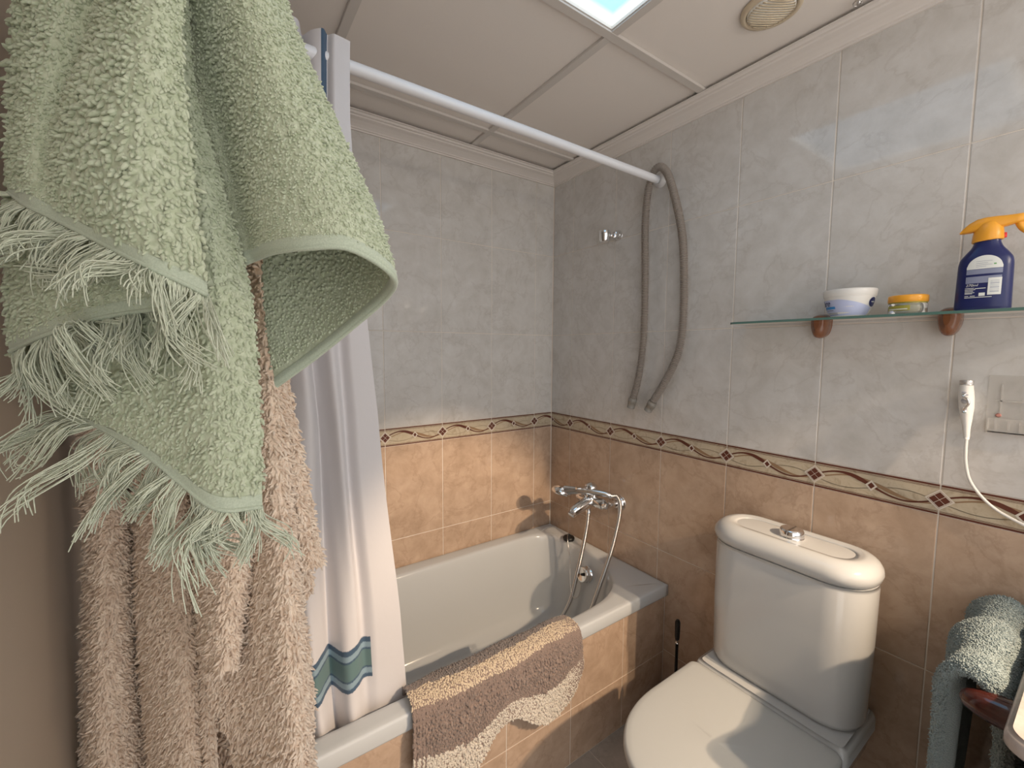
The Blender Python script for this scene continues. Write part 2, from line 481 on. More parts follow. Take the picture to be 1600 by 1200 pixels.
# cornice profile: (distance from wall, z)
prof = [(0, 2.148), (.006, 2.148), (.006, 2.153), (.011, 2.1545), (.013, 2.158), (.022, 2.164), (.036, 2.171), (.050, 2.175), (.053, 2.179), (.060, 2.180), (.064, 2.185), (.072, 2.186), (.072, 2.1885), (.0, 2.1885)]
def cornice(name, a, b, nrm, da, db):
    """a,b ends on the wall line; nrm into room; da/db mitre directions (1 = mitred inward)"""
    mb = MB(); a = np.array(a, float); b = np.array(b, float); n = np.array(nrm, float); t = (b-a)/np.linalg.norm(b-a)
    R0 = []; R1 = []
    for d, z in prof:
        R0.append([*(a+n*d+t*d*da), z]); R1.append([*(b+n*d-t*d*db), z])
    mb.rings([R0, R1], 0, True, True, False)
    return mb.build(name, [M['plaster']], kind='structure')
cornice('trim_4', (0, 0), (-1.62, 0), (0, -1), 1, 1)
cornice('trim_5', (0, -2.5), (0, 0), (-1, 0), 0, 1)
cornice('trim_6', (-1.62, 0), (-1.62, -1.95), (1, 0), 1, 0)

# door leaf folded back against the left wall
mb = MB()
mb.box((-1.612, -1.80, .01), (-1.580, -.715, 2.03), 0, .003)
mb.build('door_1', [M['door']], kind='structure')

# =================================================================== CEILING FITTINGS
# lit panel
t = thing('ceiling_light_panel', 'square sky-blue glowing light panel set in the ceiling grid', 'ceiling light', (-.79, -1.09, CEIL))
pm = bpy.data.materials.new('sky_lit_diffuser'); pm.use_nodes = True
b_ = bsdf(pm); b_.inputs['Base Color'].default_value = (.6, .8, .9, 1)
b_.inputs['Emission Strength'].default_value = 1.5
gcd = nd(pm, 'ShaderNodeTexCoord'); gsp = nd(pm, 'ShaderNodeSeparateXYZ'); lk(pm, gcd.outputs['Generated'], gsp.inputs[0]); gm_ = []
for ax_ in 'XY':
    q = nd(pm, 'ShaderNodeMath', operation='SUBTRACT'); lk(pm, gsp.outputs[ax_], q.inputs[0]); q.inputs[1].default_value = .5
    q2 = nd(pm, 'ShaderNodeMath', operation='ABSOLUTE'); lk(pm, q.outputs[0], q2.inputs[0]); gm_.append(q2)
q = nd(pm, 'ShaderNodeMath', operation='MAXIMUM'); lk(pm, gm_[0].outputs[0], q.inputs[0]); lk(pm, gm_[1].outputs[0], q.inputs[1])
gr = nd(pm, 'ShaderNodeValToRGB'); lk(pm, q.outputs[0], gr.inputs['Fac'])
gr.color_ramp.elements[0].position = .44; gr.color_ramp.elements[0].color = (.20, .47, .76, 1)
gr.color_ramp.elements[1].position = .488; gr.color_ramp.elements[1].color = (.85, .95, 1, 1)
lk(pm, gr.outputs['Color'], b_.inputs['Emission Color'])
mb = MB(); mb.box((gx[2]+.016, gy[3]+.016, CEIL+.012), (gx[1]-.016, gy[2]-.016, CEIL+.018), 0)
mb.build('diffuser', [pm], t)
mb = MB()
fa, fb, fc, fd = gx[2]+.0125, gx[1]-.0125, gy[3]+.0125, gy[2]-.0125
for lo, hi in (((fa, fc), (fa+.003, fd)), ((fb-.003, fc), (fb, fd)), ((fa+.0032, fc), (fb-.0032, fc+.003)), ((fa+.0032, fd-.003), (fb-.0032, fd))):
    mb.box((*lo, CEIL+.004), (*hi, CEIL+.034), 0)
mb.build('frame', [M['ceil_bar']], t)

# round ribbed downlight
c = np.array([-.236, -1.068]); t = thing('round_downlight', 'round ribbed glass downlight with cream ring in the ceiling near the right wall', 'downlight', (c[0], c[1], CEIL))
mb = MB()
mb.lathe([(.066, .0035), (.0665, -.001), (.064, -.005), (.058, -.007), (.054, -.006), (.052, .002)], (c[0], c[1], CEIL+.004), n=48, cap0=False, cap1=False)
mb.build('ring', [mat('yellowed_cream_plastic', (.62, .52, .38), .35)], t)
mb = MB()
mb.lathe([(.0515, .0032), (.0515, -.002), (.045, -.0045), (.02, -.006), (.001, -.0063)], (c[0], c[1], CEIL), n=48)
gm = mat('ribbed_lens', (.92, .90, .84), .10, metal=.25)
mb.build('lens', [gm], t)
mb = MB()
for i in range(-6, 7):
    o = i*.0076; h = math.sqrt(max(.049**2-o*o, 0))
    if h < .008: continue
    d = np.array([.83, -.556]); q = np.array([.556, .83])
    p = [(*(c+q*o-d*h*s), CEIL-.0062+.0022*(s*s)) for s in np.linspace(-1, 1, 9)]
    mb.tube(p, .0018, 6)
mb.build('rib', [mat('lamp_rib', (.50, .42, .30), .25, metal=.4)], t)
# little wire clip beside it
mb = MB(); cc = at(1338, 4, (CEIL-CAM[2])/at(1338, 4, 1).dot([0, 0, 1]) if False else 1)
def on_z(px, py, z):
    d = at(px, py, 1)-CAM; return CAM+d*((z-CAM[2])/d[2])
def on_x(px, py, x):
    d = at(px, py, 1)-CAM; return CAM+d*((x-CAM[0])/d[0])
def on_y(px, py, y):
    d = at(px, py, 1)-CAM; return CAM+d*((y-CAM[1])/d[1])
h = on_z(1340, 2, CEIL)
a = np.linspace(0, 1.7*math.pi, 14)
mb.tube([(h[0]+.008*math.cos(k), h[1]+.008*math.sin(k), CEIL-.004-.002*math.cos(k)) for k in a], .0016, 6)
mb.lathe([(.004, .003), (.004, -.003), (.002, -.0045)], (h[0]+.008, h[1], CEIL), n=12)
tag(mb.build('ceiling_hook', [M['chrome_hose']]), 'tiny curled metal hook on the ceiling beside the right cornice', 'hook')

# =================================================================== BATH
RZ = .470
N_ = 200
inner = cr_spline([(-.068, -.30), (-.071, -.20), (-.096, -.115), (-.165, -.072), (-.30, -.066), (-.7, -.066), (-1.1, -.066), (-1.40, -.070), (-1.50, -.105), (-1.54, -.20), (-1.545, -.35), (-1.53, -.50), (-1.48, -.59), (-1.36, -.628), (-1.0, -.632), (-.6, -.632), (-.36, -.628), (-.235, -.603), (-.145, -.545), (-.088, -.445)], N_, True)
fl_c = np.array([-.72, -.345])
def shrink(r, k): # r 0..1 from the rim outline to the floor outline
    fx = np.interp(inner[:, 0], [-1.545, -.068], [-1.20, -.185]); fy = np.interp(inner[:, 1], [-.632, -.066], [-.535, -.185])
    return np.stack([inner[:, 0]*(1-r)+fx*r, inner[:, 1]*(1-r)+fy*r], 1)
X0, X1, Y0, Y1 = -1.598, -.003, -.692, -.003
cen = np.array([-.7013, -.3453]); outer = []
for p in inner:
    d = p-cen; s = min((X1-cen[0])/d[0] if d[0] > 0 else (X0-cen[0])/d[0], (Y1-cen[1])/d[1] if d[1] > 0 else (Y0-cen[1])/d[1]); outer.append(cen+d*s)
outer = np.array(outer)
for cx in (X0, X1):
    for cy in (Y0, Y1):
        i = np.argmin(((outer-[cx, cy])**2).sum(1)); outer[i] = (cx, cy)
def ins(o, d): return np.stack([np.clip(o[:, 0], X0+d, X1-d), np.clip(o[:, 1], Y0+d, Y1-d)], 1)
def r3(p, z): return np.concatenate([p, np.full((len(p), 1), z)], 1)
mid = outer*.45+inner*.55
R = [r3(ins(outer, .004), RZ-.046), r3(ins(outer, .001), RZ-.044), r3(outer, RZ-.040), r3(outer, RZ-.006), r3(ins(outer, .0022), RZ-.0015), r3(ins(outer, .006), RZ+.0005),
     r3(ins(outer, .02), RZ+.0003), r3(ins(outer, .026), RZ), r3(np.clip(mid, [X0+.03, Y0+.03], [X1-.03, Y1-.03])*.5+inner*.5, RZ-.001), r3(inner+(outer-inner)*np.minimum(1, .006/np.maximum(np.linalg.norm(outer-inner, axis=1), .01))[:, None], RZ-.0025),
     r3(inner, RZ-.006), r3(shrink(.02, 0), RZ-.010), r3(shrink(.045, 0), RZ-.02)]
for f in np.linspace(.08, 1, 14):
    a = f*math.pi/2
    # wall leans gently, then rounds into the floor
    rr = .045+.42*f+.22*(1-math.cos(a))**2.2*0+.25*max(0, f-.6)/.4*max(0, f-.6)/.4
    R.append(r3(shrink(min(rr, .75), 0), RZ-.02-(.33)*(f if f < .75 else .75+.25*math.sin((f-.75)/.25*math.pi/2)*.9)))
R += [r3(shrink(.85, 0), .112), r3(shrink(1.0, 0), .106), r3(shrink(1, 0)*.5+fl_c*.5, .100), r3(shrink(1, 0)*.05+fl_c*.95, .098)]
bt = thing('bathtub', 'white enamelled bathtub built in along the back wall', 'bathtub', (-.8, -.345, .425))
mb = MB(); mb.rings(R, 0, False, True)
mb.build('tub', [M['enamel']], bt)
# overflow disc
oc = np.array([-.110, -.352, .385])
nrm = np.array([-1.0, 0.06, .26]); nrm /= np.linalg.norm(nrm)
def disc(mb, c, n, prof, k=32, mi=0):
    n = n/np.linalg.norm(n); a1 = np.cross(n, [0, 0, 1.0]); a1 /= np.linalg.norm(a1); a2 = np.cross(n, a1)
    a = np.linspace(0, 2*math.pi, k, endpoint=False); R = []
    for r, h in prof: R.append(c+n*h+r*(np.outer(np.cos(a), a1)+np.outer(np.sin(a), a2)))
    mb.rings(R, mi, True, True)
mb = MB(); disc(mb, oc, nrm, [(.034, -.02), (.034, .006), (.031, .011), (.026, .012), (.024, .010), (.010, .009), (.006, .007), (.001, .007)])
mb.build('overflow_cover', [M['chrome']], bt)
mb = MB(); disc(mb, oc, nrm, [(.005, .009), (.005, .0125), (.003, .0135)]); mb.build('screw', [M['black']], bt)
# plug on the deck with its chain
pz = RZ
t = thing('bath_plug', 'black rubber bath plug on the rim corner with thin chain to the overflow', 'plug', (-.066, -.199, pz-.004))
mb = MB(); mb.lathe([(.025, -.0015), (.027, .005), (.027, .010), (.023, .015), (.012, .018), (.007, .025), (.001, .027)], (-.055, -.199, pz), n=24)
mb.build('stopper', [M['black']], t)
mb = MB()
ch = cr_spline([(-.062, -.199, pz+.024), (-.078, -.215, pz+.012), (-.086, -.232, pz-.02), (-.105, -.262, .41), (-.125, -.285, .36), (-.14, -.305, .315), (-.147, -.325, .288), (-.146, -.345, .285), (-.138, -.356, .305), (-.130, -.356, .335), (-.127, -.353, .352)], 90)
mb.tube(ch, .0014, 6); mb.build('chain', [M['chrome_hose']], t)

# =================================================================== BATH MIXER
t = thing('bath_mixer', 'chrome wall-mounted bath mixer tap with cradled hand shower above the tub', 'tap', (0, -.37, .715))
mb = MB(); BX, BY, BZ = -.085, -.37, .718
for yy in (-.445, -.295):
    mb2 = MB(); mb2.lathe([(.034, 0), (.034, .004), (.030, .012), (.018, .020), (.016, .024)], (-.0002, yy, .712), '-x', 28)
    mb2.build('wall_flange', [M['chrome']], t)
    mb.tube([(-.015, yy, .712), (-.05, yy, .714), (-.068, yy+(.01 if yy < -.37 else -.01), .716), (BX, yy+(.03 if yy < -.37 else -.03), BZ)], [.013, .014, .019, .022], 16)
mb.tube([(BX, -.455, BZ), (BX, -.44, BZ), (BX, -.41, BZ), (BX, -.33, BZ), (BX, -.30, BZ), (BX, -.285, BZ)], [.014, .022, .024, .024, .022, .014], 20)
mb.tube([(BX, BY, BZ), (BX-.03, BY, BZ-.004), (BX-.07, BY, BZ-.016), (BX-.108, BY, BZ-.028), (BX-.122, BY, BZ-.040)], [.026, .026, .024, .020, .015], 18)
mb.lathe([(.010, -.052), (.011, -.03), (.014, -.02), (.016, 0)], (BX-.02, BY, BZ), n=20)
mb.build('body', [M['chrome']], t)
mb = MB()
mb.lathe([(.025, .010), (.027, .022), (.028, .056), (.026, .068), (.016, .076), (.001, .078)], (BX-.008, BY, BZ), n=28)
mb.tube([(BX-.01, BY, BZ+.056), (BX-.05, BY+.004, BZ+.060), (BX-.09, BY+.006, BZ+.066)], [.010, .008, .005], 12)
mb.build('lever', [M['chrome']], t)
mb = MB(); mb.tube([(BX-.02, BY+.012, BZ+.015), (BX-.035, BY+.016, BZ+.035)], [.012, .015], 14); mb.build('cradle', [M['chrome']], t)
mb = MB()
hs = [(-.055, -.452, BZ+.035), (-.070, -.435, BZ+.042), (-.10, -.395, BZ+.046), (-.130, -.352, BZ+.044), (-.150, -.315, BZ+.040), (-.165, -.285, BZ+.034)]
mb.tube(cr_spline(hs, 30), np.interp(np.linspace(0, 1, 30), [0, .1, .6, .8, 1], [.010, .0125, .014, .018, .022]), 18)
disc(mb, np.array([-.170, -.268, BZ+.026]), np.array([-.25, .12, -1.0]), [(.018, -.022), (.036, -.012), (.043, 0), (.041, .008), (.036, .009), (.034, .007), (.001, .007)])
mb.build('hand_shower', [M['chrome']], t)
def ribbed(mb, pts, r, pitch, depth, n=10, per=6):
    q = cr_spline(pts, 800); L = np.concatenate([[0], np.cumsum(np.linalg.norm(np.diff(q, axis=0), axis=1))])
    k = int(L[-1]/pitch*per); s_ = np.linspace(0, L[-1], k)
    q = np.stack([np.interp(s_, L, q[:, i]) for i in range(3)], 1)
    rr = r+depth*.5*np.clip(1.6*np.cos(2*math.pi*np.arange(k)/per), -1, 1)
    mb.tube(q, rr, n)
mb = MB()
hp = [(BX-.02, BY, BZ-.05), (-.106, -.362, .60), (-.110, -.345, .50), (-.118, -.322, .38), (-.135, -.30, .25), (-.17, -.28, .165), (-.20, -.29, .125), (-.21, -.35, .118), (-.19, -.40, .14), (-.17, -.43, .22), (-.145, -.462, .36), (-.118, -.482, .47), (-.088, -.490, .56), (-.058, -.492, .66), (-.044, -.487, .72), (-.046, -.472, .755), (-.055, -.452, BZ+.036)]
ribbed(mb, hp, .0082, .0052, .0024, 10, 4)
mb.build('shower_hose', [M['chrome_hose']], t)

# shower holder on the wall
t = thing('shower_holder', 'small chrome hand shower holder on the grey wall tiles', 'shower holder', (0, -.392, 1.83))
mb = MB()
mb.lathe([(.021, 0), (.021, .004), (.018, .014), (.012, .024)], (-.0002, -.405, 1.832), '-x', 24); mb.build('base', [M['chrome']], t)
mb = MB()
a = np.linspace(-.2, 1.25*math.pi, 16)
mb.tube([(-.020, -.398, 1.832), (-.034, -.385, 1.830)], .010, 12)
P = []
for z, k in ((1.808, .85), (1.812, 1), (1.846, 1.08), (1.850, 1.05)):
    P.append([(-.046+.020*k*math.cos(x+2.2), -.372+.020*k*math.sin(x+2.2), z) for x in a])
P = np.array(P); thick_sheet(mb, P, normals(P), .005)
mb.build('cradle', [M['chrome']], t)

# =================================================================== CURTAIN ROD, CURTAIN, DRAIN HOSE
RY, RZZ = -.60, 1.987
t = thing('curtain_rod', 'straight white shower curtain rod spanning above the bath', 'curtain rod', (0, RY, RZZ))
mb = MB(); mb.tube([(-.002, RY, RZZ), (-.6, RY, RZZ+.003), (-1.1, RY, RZZ+.003), (-1.618, RY, RZZ)], .0135, 20); mb.build('pole', [M['white_paint']], t)
mb = MB(); mb.lathe([(.024, 0), (.024, .006), (.0175, .010), (.0165, .028)], (0, RY, RZZ), '-x', 24); mb.build('end_socket', [M['white_paint']], t)

def curtain():
    nu, nv = 70, 260
    v = np.linspace(0, 1, nv); P = np.zeros((nu, nv, 3)); UV = np.zeros((nu, nv, 2))
    for i, z in enumerate(np.linspace(2.035, .30, nu)):
        xr = np.interp(z, [.30, .45, .60, .87, 1.2, 1.6, 1.86, 2.035], [-1.00, -1.02, -1.036, -1.058, -1.082, -1.130, -1.134, -1.128])
        xl = np.interp(z, [.30, 1.0, 2.03], [-1.58, -1.56, -1.50])
        # fold phase: folds packed to the left, last panel wide at the bottom
        k = 5.6
        last = np.interp(z, [.3, .9, 1.5, 2.03], [.80, .82, .86, .87])
        wv = np.interp(v, [0, .88, 1], [0, last, 1.0])
        x = xl+(xr-xl)*wv
        ph = 2*math.pi*(np.minimum(v, .89)**1.05)*k+np.clip(v-.89, 0, 1)*6
        amp = np.interp(z, [.3, 1.0, 2.03], [.026, .030, .026])*np.interp(v, [0, .86, .93, 1], [1, 1, .6, .3])
        y = RY+amp*np.sin(ph+.5)+.010*np.sin(ph*.37+z*2.1)+.004*np.sin(ph*2.3+z*5)
        y = y+np.interp(z, [.4, .7], [.012, 0])
        x = x+.010*np.cos(ph+.5)*(1-.9*v)+.004*np.sin(z*7+ph*.5)
        sm_ = np.clip((v-.86)/.06, 0, 1); sm_ = sm_*sm_*(3-2*sm_); y = y*(1-sm_)+(RY-.020+np.interp(z, [.4, .7], [.012, 0])+.004*np.sin(z*6))*sm_
        P[i, :, 0] = x; P[i, :, 1] = y; P[i, :, 2] = z+.010*np.sin(ph*.5+1)*(i == 0)+.006*np.sin(ph+2)
        UV[i, :, 0] = v; UV[i, :, 1] = z
    return P, UV
P, UV = curtain()
N = normals(P); mb = MB(); mb.grid(P+N*.0006, 0); mb.grid(P-N*.0006, 0)
for a, b in ((P[0], P[0]), (P[:, -1], P[:, -1])): pass
cm = M['curtain']
o = mb.build('shower_curtain', [cm])
tag(o, 'white pleated shower curtain with a blue woven band, hanging inside the bath', 'curtain')
uvl = o.data.uv_layers.new(name='cloth')
flat = np.concatenate([UV.reshape(-1, 2)]*2); li = np.zeros(len(o.data.loops), int); o.data.loops.foreach_get('vertex_index', li)
uvl.data.foreach_set('uv', flat[li].reshape(-1))
# woven band in cloth coordinates (height on the cloth, place across it)
uvn = nd(cm, 'ShaderNodeUVMap', uv_map='cloth'); sp = nd(cm, 'ShaderNodeSeparateXYZ'); lk(cm, uvn.outputs['UV'], sp.inputs[0])
nz = nd(cm, 'ShaderNodeTexNoise'); nz.inputs['Scale'].default_value = 300; 
mp = nd(cm, 'ShaderNodeMapping'); mp.inputs['Scale'].default_value = (3, 1, 1); lk(cm, uvn.outputs['UV'], mp.inputs[0]); lk(cm, mp.outputs[0], nz.inputs['Vector'])
ad = nd(cm, 'ShaderNodeMath', operation='MULTIPLY_ADD'); lk(cm, nz.outputs['Fac'], ad.inputs[0]); ad.inputs[1].default_value = .012; lk(cm, sp.outputs['Y'], ad.inputs[2])
mr = nd(cm, 'ShaderNodeMapRange'); mr.inputs['From Min'].default_value = .535; mr.inputs['From Max'].default_value = .660; lk(cm, ad.outputs[0], mr.inputs['Value'])
rp = nd(cm, 'ShaderNodeValToRGB'); rp.color_ramp.interpolation = 'CONSTANT'; e = rp.color_ramp.elements
W_ = (.66, .635, .64, 1); D_ = (.055, .10, .16, 1); L_ = (.26, .36, .42, 1); G_ = (.12, .20, .20, 1)
e[0].position = 0; e[0].color = W_; e[1].position = .05; e[1].color = D_
for p_, c_ in ((.14, L_), (.26, D_), (.30, G_), (.66, D_), (.70, L_), (.82, D_), (.93, W_)):
    x = e.new(p_); x.color = c_
lk(cm, mr.outputs['Result'], rp.inputs['Fac'])
cut = nd(cm, 'ShaderNodeMath', operation='LESS_THAN'); lk(cm, sp.outputs['X'], cut.inputs[0]); cut.inputs[1].default_value = .905
mx = nd(cm, 'ShaderNodeMix', data_type='RGBA'); lk(cm, cut.outputs[0], mx.inputs['Factor']); mx.inputs['A'].default_value = W_; lk(cm, rp.outputs['Color'], mx.inputs['B'])
# narrow blue stripe in the header, only deep in the folds
hd = nd(cm, 'ShaderNodeMath', operation='COMPARE'); lk(cm, sp.outputs['X'], hd.inputs[0]); hd.inputs[1].default_value = .866; hd.inputs[2].default_value = .018
h2 = nd(cm, 'ShaderNodeMath', operation='GREATER_THAN'); lk(cm, sp.outputs['Y'], h2.inputs[0]); h2.inputs[1].default_value = 1.70
h3 = nd(cm, 'ShaderNodeMath', operation='MULTIPLY'); lk(cm, hd.outputs[0], h3.inputs[0]); lk(cm, h2.outputs[0], h3.inputs[1])
mx2 = nd(cm, 'ShaderNodeMix', data_type='RGBA'); lk(cm, h3.outputs[0], mx2.inputs['Factor']); lk(cm, mx.outputs['Result'], mx2.inputs['A']); mx2.inputs['B'].default_value = D_
lk(cm, mx2.outputs['Result'], bsdf(cm).inputs['Base Color'])
bump(cm, 40, .12, .004, 3)

# drain hose over the rod end
t = thing('drain_hose', 'grey corrugated plastic drain hose looped over the wall end of the rod', 'hose', (-.035, -.61, RZZ))
hz = [(-.030, -.522, 1.160), (-.031, -.540, 1.215), (-.032, -.556, 1.29), (-.033, -.568, 1.40), (-.034, -.570, 1.55), (-.034, -.566, 1.70), (-.036, -.563, 1.82), (-.039, -.570, 1.92), (-.042, -.585, 1.985), (-.044, -.605, 2.016), (-.043, -.632, 2.016), (-.040, -.660, 1.975), (-.036, -.690, 1.88), (-.032, -.716, 1.76), (-.030, -.727, 1.62), (-.030, -.730, 1.48), (-.030, -.722, 1.38), (-.030, -.698, 1.305), (-.030, -.655, 1.225), (-.030, -.615, 1.162)]
mb = MB(); ribbed(mb, hz, .0122, .0062, .0040, 14); mb.build('tubing', [M['hose']], t)
for a, b in (((-.030, -.526, 1.172), (-.030, -.515, 1.130)), ((-.030, -.618, 1.167), (-.030, -.596, 1.128))):
    a = np.array(a); b = np.array(b); mb = MB()
    mb.tube([a, a+(b-a)*.12, a+(b-a)*.13, a+(b-a)*.45, a+(b-a)*.47, b], [.0150, .0160, .0168, .0168, .0155, .0150], 20)
    mb.build('cuff', [mat('hose_cuff', (.27, .25, .22), .4)], t)

# =================================================================== BATH MAT
def mat_ctrl():
    # u: from inside edge, over the rim, down the front; v: along x
    xs = [-1.030, -.985, -.93, -.86, -.80, -.74, -.68, -.62, -.56, -.515, -.478]
    bot = [.300, .262, .245, .262, .315, .325, .282, .252, .262, .300, .360]
    rows = []
    path = lambda x, zb: [(-.612, .455), (-.618, .478), (-.640, .490), (-.672, .492), (-.700, .482), (-.710, .455), (-.713, .43*.75+zb*.25), (-.714, .43*.5+zb*.5), (-.716, .43*.25+zb*.75), (-.718, zb)]
    for r in range(10):
        row = []
        for i, (x, zb) in enumerate(zip(xs, bot)):
            y, z = path(x, zb)[r]
            if i == 0: xx = x-.002*r
            elif i == len(xs)-1: xx = x+(.0 if r > 5 else -.012*(5-r)/5)
            else: xx = x
            row.append((xx, y-.003*math.sin(i*1.9+r), z))
        rows.append(row)
    return np.array(rows)
C = mat_ctrl()
t_mat = thing('bath_mat', 'fluffy striped bath mat in brown, sand and cream hung over the tub edge', 'bath mat', (-.76, -.70, .40))
mb = MB(); P = surf(C, 40, 90); N = face_cam(P, normals(P)); thick_sheet(mb, P, N, .006)
mcol = [fabric('mat_sand', (.60, .49, .36), (.72, .60, .45), 200), fabric('mat_mocha', (.19, .145, .125), (.27, .205, .175), 200), fabric('mat_dark_mocha', (.19, .165, .155), (.27, .235, .22), 200), fabric('mat_cream', (.58, .52, .44), (.70, .64, .56), 200), fabric('mat_pink_brown', (.25, .185, .155), (.32, .24, .20), 200)]
mb.build('backing', [fabric('mat_backing', (.22, .165, .14), (.28, .21, .18))], t_mat)
mb = MB(); P, N, D, cell, u, v = scatter(C, .0048, jit=.35)
zz = P[:, 2]; xx = P[:, 0]
# stripes follow the wavy outline
wob = .02*np.sin((xx+.1)*11)
pos = u+wob*1.4+.0*xx
mi = np.where(pos < .29, 2, np.where(pos < .47, 0, np.where(pos < .77, 1, 3)))
mi = np.where((mi == 1) & (rng.random(len(mi)) < .35), 4, mi)
lines = (np.abs(((pos-.5)*34) % 1-.5) < .18) & (pos > .47) & (pos < .60)
vl = (v < .07) & (np.abs((v*75) % 1-.5) < .2) & (pos > .5)
Ls = np.where(lines | vl, .15, 1.0)
tufts(mb, P, N, D+rng.normal(size=P.shape)*.6, cell*1.15*Ls*rng.uniform(.8, 1.2, len(P)), cell*.72*rng.uniform(.8, 1.15, len(P)), mi_arr=mi, curl=.3)
mb.build('pile', mcol, t_mat, kind='stuff')

# =================================================================== TOILET
TY = -1.128
t = thing('toilet', 'white close-coupled toilet with oval cistern and closed lid', 'toilet', (-.35, TY, 0))
def lidring(sc, z, base):
    c0 = np.array([-.46, TY]); return r3(c0+(base-c0)*sc, z)
def outl(xb, xs, xf, hw, n=72, ex=2.3, rb=.02):
    """plan outline: flat back at xb, straight sides until xs, rounded front at xf"""
    p = []
    for a in np.linspace(-math.pi/2, math.pi/2, n-16):
        c, s = math.cos(a), math.sin(a)
        p.append((xs-(xs-xf)*abs(c)**(2/ex), TY+hw*math.copysign(abs(s)**(2/ex), s)))
    # back corners rounded
    for k in range(8):
        a = math.pi/2*k/7; p.append((xb-rb+rb*math.sin(a), TY+hw-rb+rb*math.cos(a)))
    for k in range(8):
        a = math.pi/2*k/7; p.append((xb-rb+rb*math.cos(a), TY-hw+rb-rb*math.sin(a)))
    return np.array(p)
mb = MB()
R = []
for z, xf, hw, xs in ((0, -.50, .115, -.30), (.02, -.505, .118, -.30), (.10, -.50, .112, -.30), (.18, -.53, .122, -.32), (.26, -.60, .150, -.36), (.33, -.645, .172, -.40), (.375, -.662, .180, -.42), (.392, -.660, .179, -.42), (.396, -.652, .175, -.42)):
    R.append(r3(outl(-.025, xs, xf, hw), z))
mb.rings(R, 0)
# raised deck behind the lid that carries the cistern
R = []
for z, i in ((.39, 0.0), (.418, 0.0), (.428, .004), (.432, .012)):
    R.append(r3(outl(-.018-i*.3, -.19, -.238+i, .186-i, ex=9, rb=.02), z))
mb.rings(R, 0)
mb.build('bowl', [M['porcelain']], t)
mb = MB(); base = outl(-.245, -.43, -.676, .183); mb.rings([lidring(k, z, base) for z, k in ((.397, .975), (.399, .99), (.409, .993), (.4115, .98))], 0); mb.build('seat', [M['seat']], t)
mb = MB(); base = outl(-.243, -.43, -.680, .186); mb.rings([lidring(k, z, base) for z, k in ((.4120, .96), (.4128, .985), (.416, 1.0), (.428, 1.0), (.433, .988), (.4355, .965), (.4370, .90), (.4378, .75), (.4382, .4), (.4383, .05))], 0)
mb.build('lid', [M['seat']], t)
for yy in (TY-.075, TY+.075):
    mb = MB(); mb.tube([(-.248, yy-.02, .424), (-.248, yy+.02, .424)], .008, 12); mb.build('hinge', [M['seat']], t)
def oval(xb, xf, hw, n=80, ex=2.0):
    cx = (xb+xf)/2; hx = abs(xf-xb)/2; cy = hw-hx; p = []
    for a in np.linspace(0, 2*math.pi, n, endpoint=False):
        c, s = math.cos(a), math.sin(a)
        c2 = math.copysign(abs(c)**.9, c)
        p.append((cx+hx*c2, TY+hx*math.copysign(abs(s)**.9, s)+(cy if s > 0 else -cy if s < 0 else 0)))
    return np.array(p)
mb = MB(); R = []
for z, xb, xf, hw in ((.434, -.03, -.188, .172), (.437, -.025, -.196, .180), (.45, -.022, -.199, .184), (.62, -.018, -.200, .188), (.786, -.014, -.198, .189), (.796, -.014, -.196, .188)):
    R.append(r3(oval(xb, xf, hw), z))
mb.rings(R, 0); mb.build('cistern', [M['porcelain']], t)
mb = MB(); R = []
for z, i in ((.797, .006), (.799, .002), (.806, -.004), (.820, -.007), (.832, -.004), (.843, .004), (.850, .014), (.853, .026), (.8535, .034), (.8505, .040), (.8495, .050)):
    R.append(r3(oval(-.012-max(i, 0), -.198+i, .189-i), z))
mb.rings(R, 0); mb.build('cistern_lid', [M['porcelain']], t)
bc = (-.103, TY, .849)
mb = MB(); mb.lathe([(.029, 0), (.0295, .006), (.028, .018), (.026, .022), (.0245, .0225)], bc, n=36); mb.build('flush_button', [M['chrome']], t)
mb = MB(); mb.lathe([(.0245, .0222), (.018, .0200), (.001, .0205)], bc, n=36, cap0=False); mb.box((bc[0]-.024, bc[1]-.0015, bc[2]+.018), (bc[0]+.024, bc[1]+.0015, bc[2]+.0235)); mb.build('button_cap', [mat('dark_chrome', (.35, .35, .36), .08, 1.0)], t)
# maker mark on the lid: a short dark line of letters
mb = MB()
for k in range(6): mb.box((-.158, TY-.002+.0036*k-.006, .8496), (-.1545, TY+.0006+.0036*k-.006, .8500))
mb.build('maker_mark', [M['black']], t)

# toilet brush
t = thing('toilet_brush', 'black-handled toilet brush in the corner between bath and toilet', 'toilet brush', (-.08, -.785, 0))
bx, by = -.080, -.785
mb = MB(); mb.tube([(bx, by, .335), (bx, by, .345), (bx, by, .40), (bx, by, .408)], [.0065, .0085, .009, .005], 14); mb.build('handle', [M['black']], t)
mb = MB(); mb.tube([(bx, by, .322), (bx, by, .336)], .0068, 12); mb.build('collar', [M['chrome']], t)
mb = MB(); mb.tube([(bx, by, .12), (bx, by, .323)], .0052, 10); mb.build('stem', [M['black']], t)
mb = MB(); mb.lathe([(.045, 0), (.048, .01), (.044, .11), (.038, .125), (.030, .122), (.030, .06)], (bx, by, 0), n=24); mb.build('pot', [mat('brush_pot', (.03, .028, .026), .35)], t)

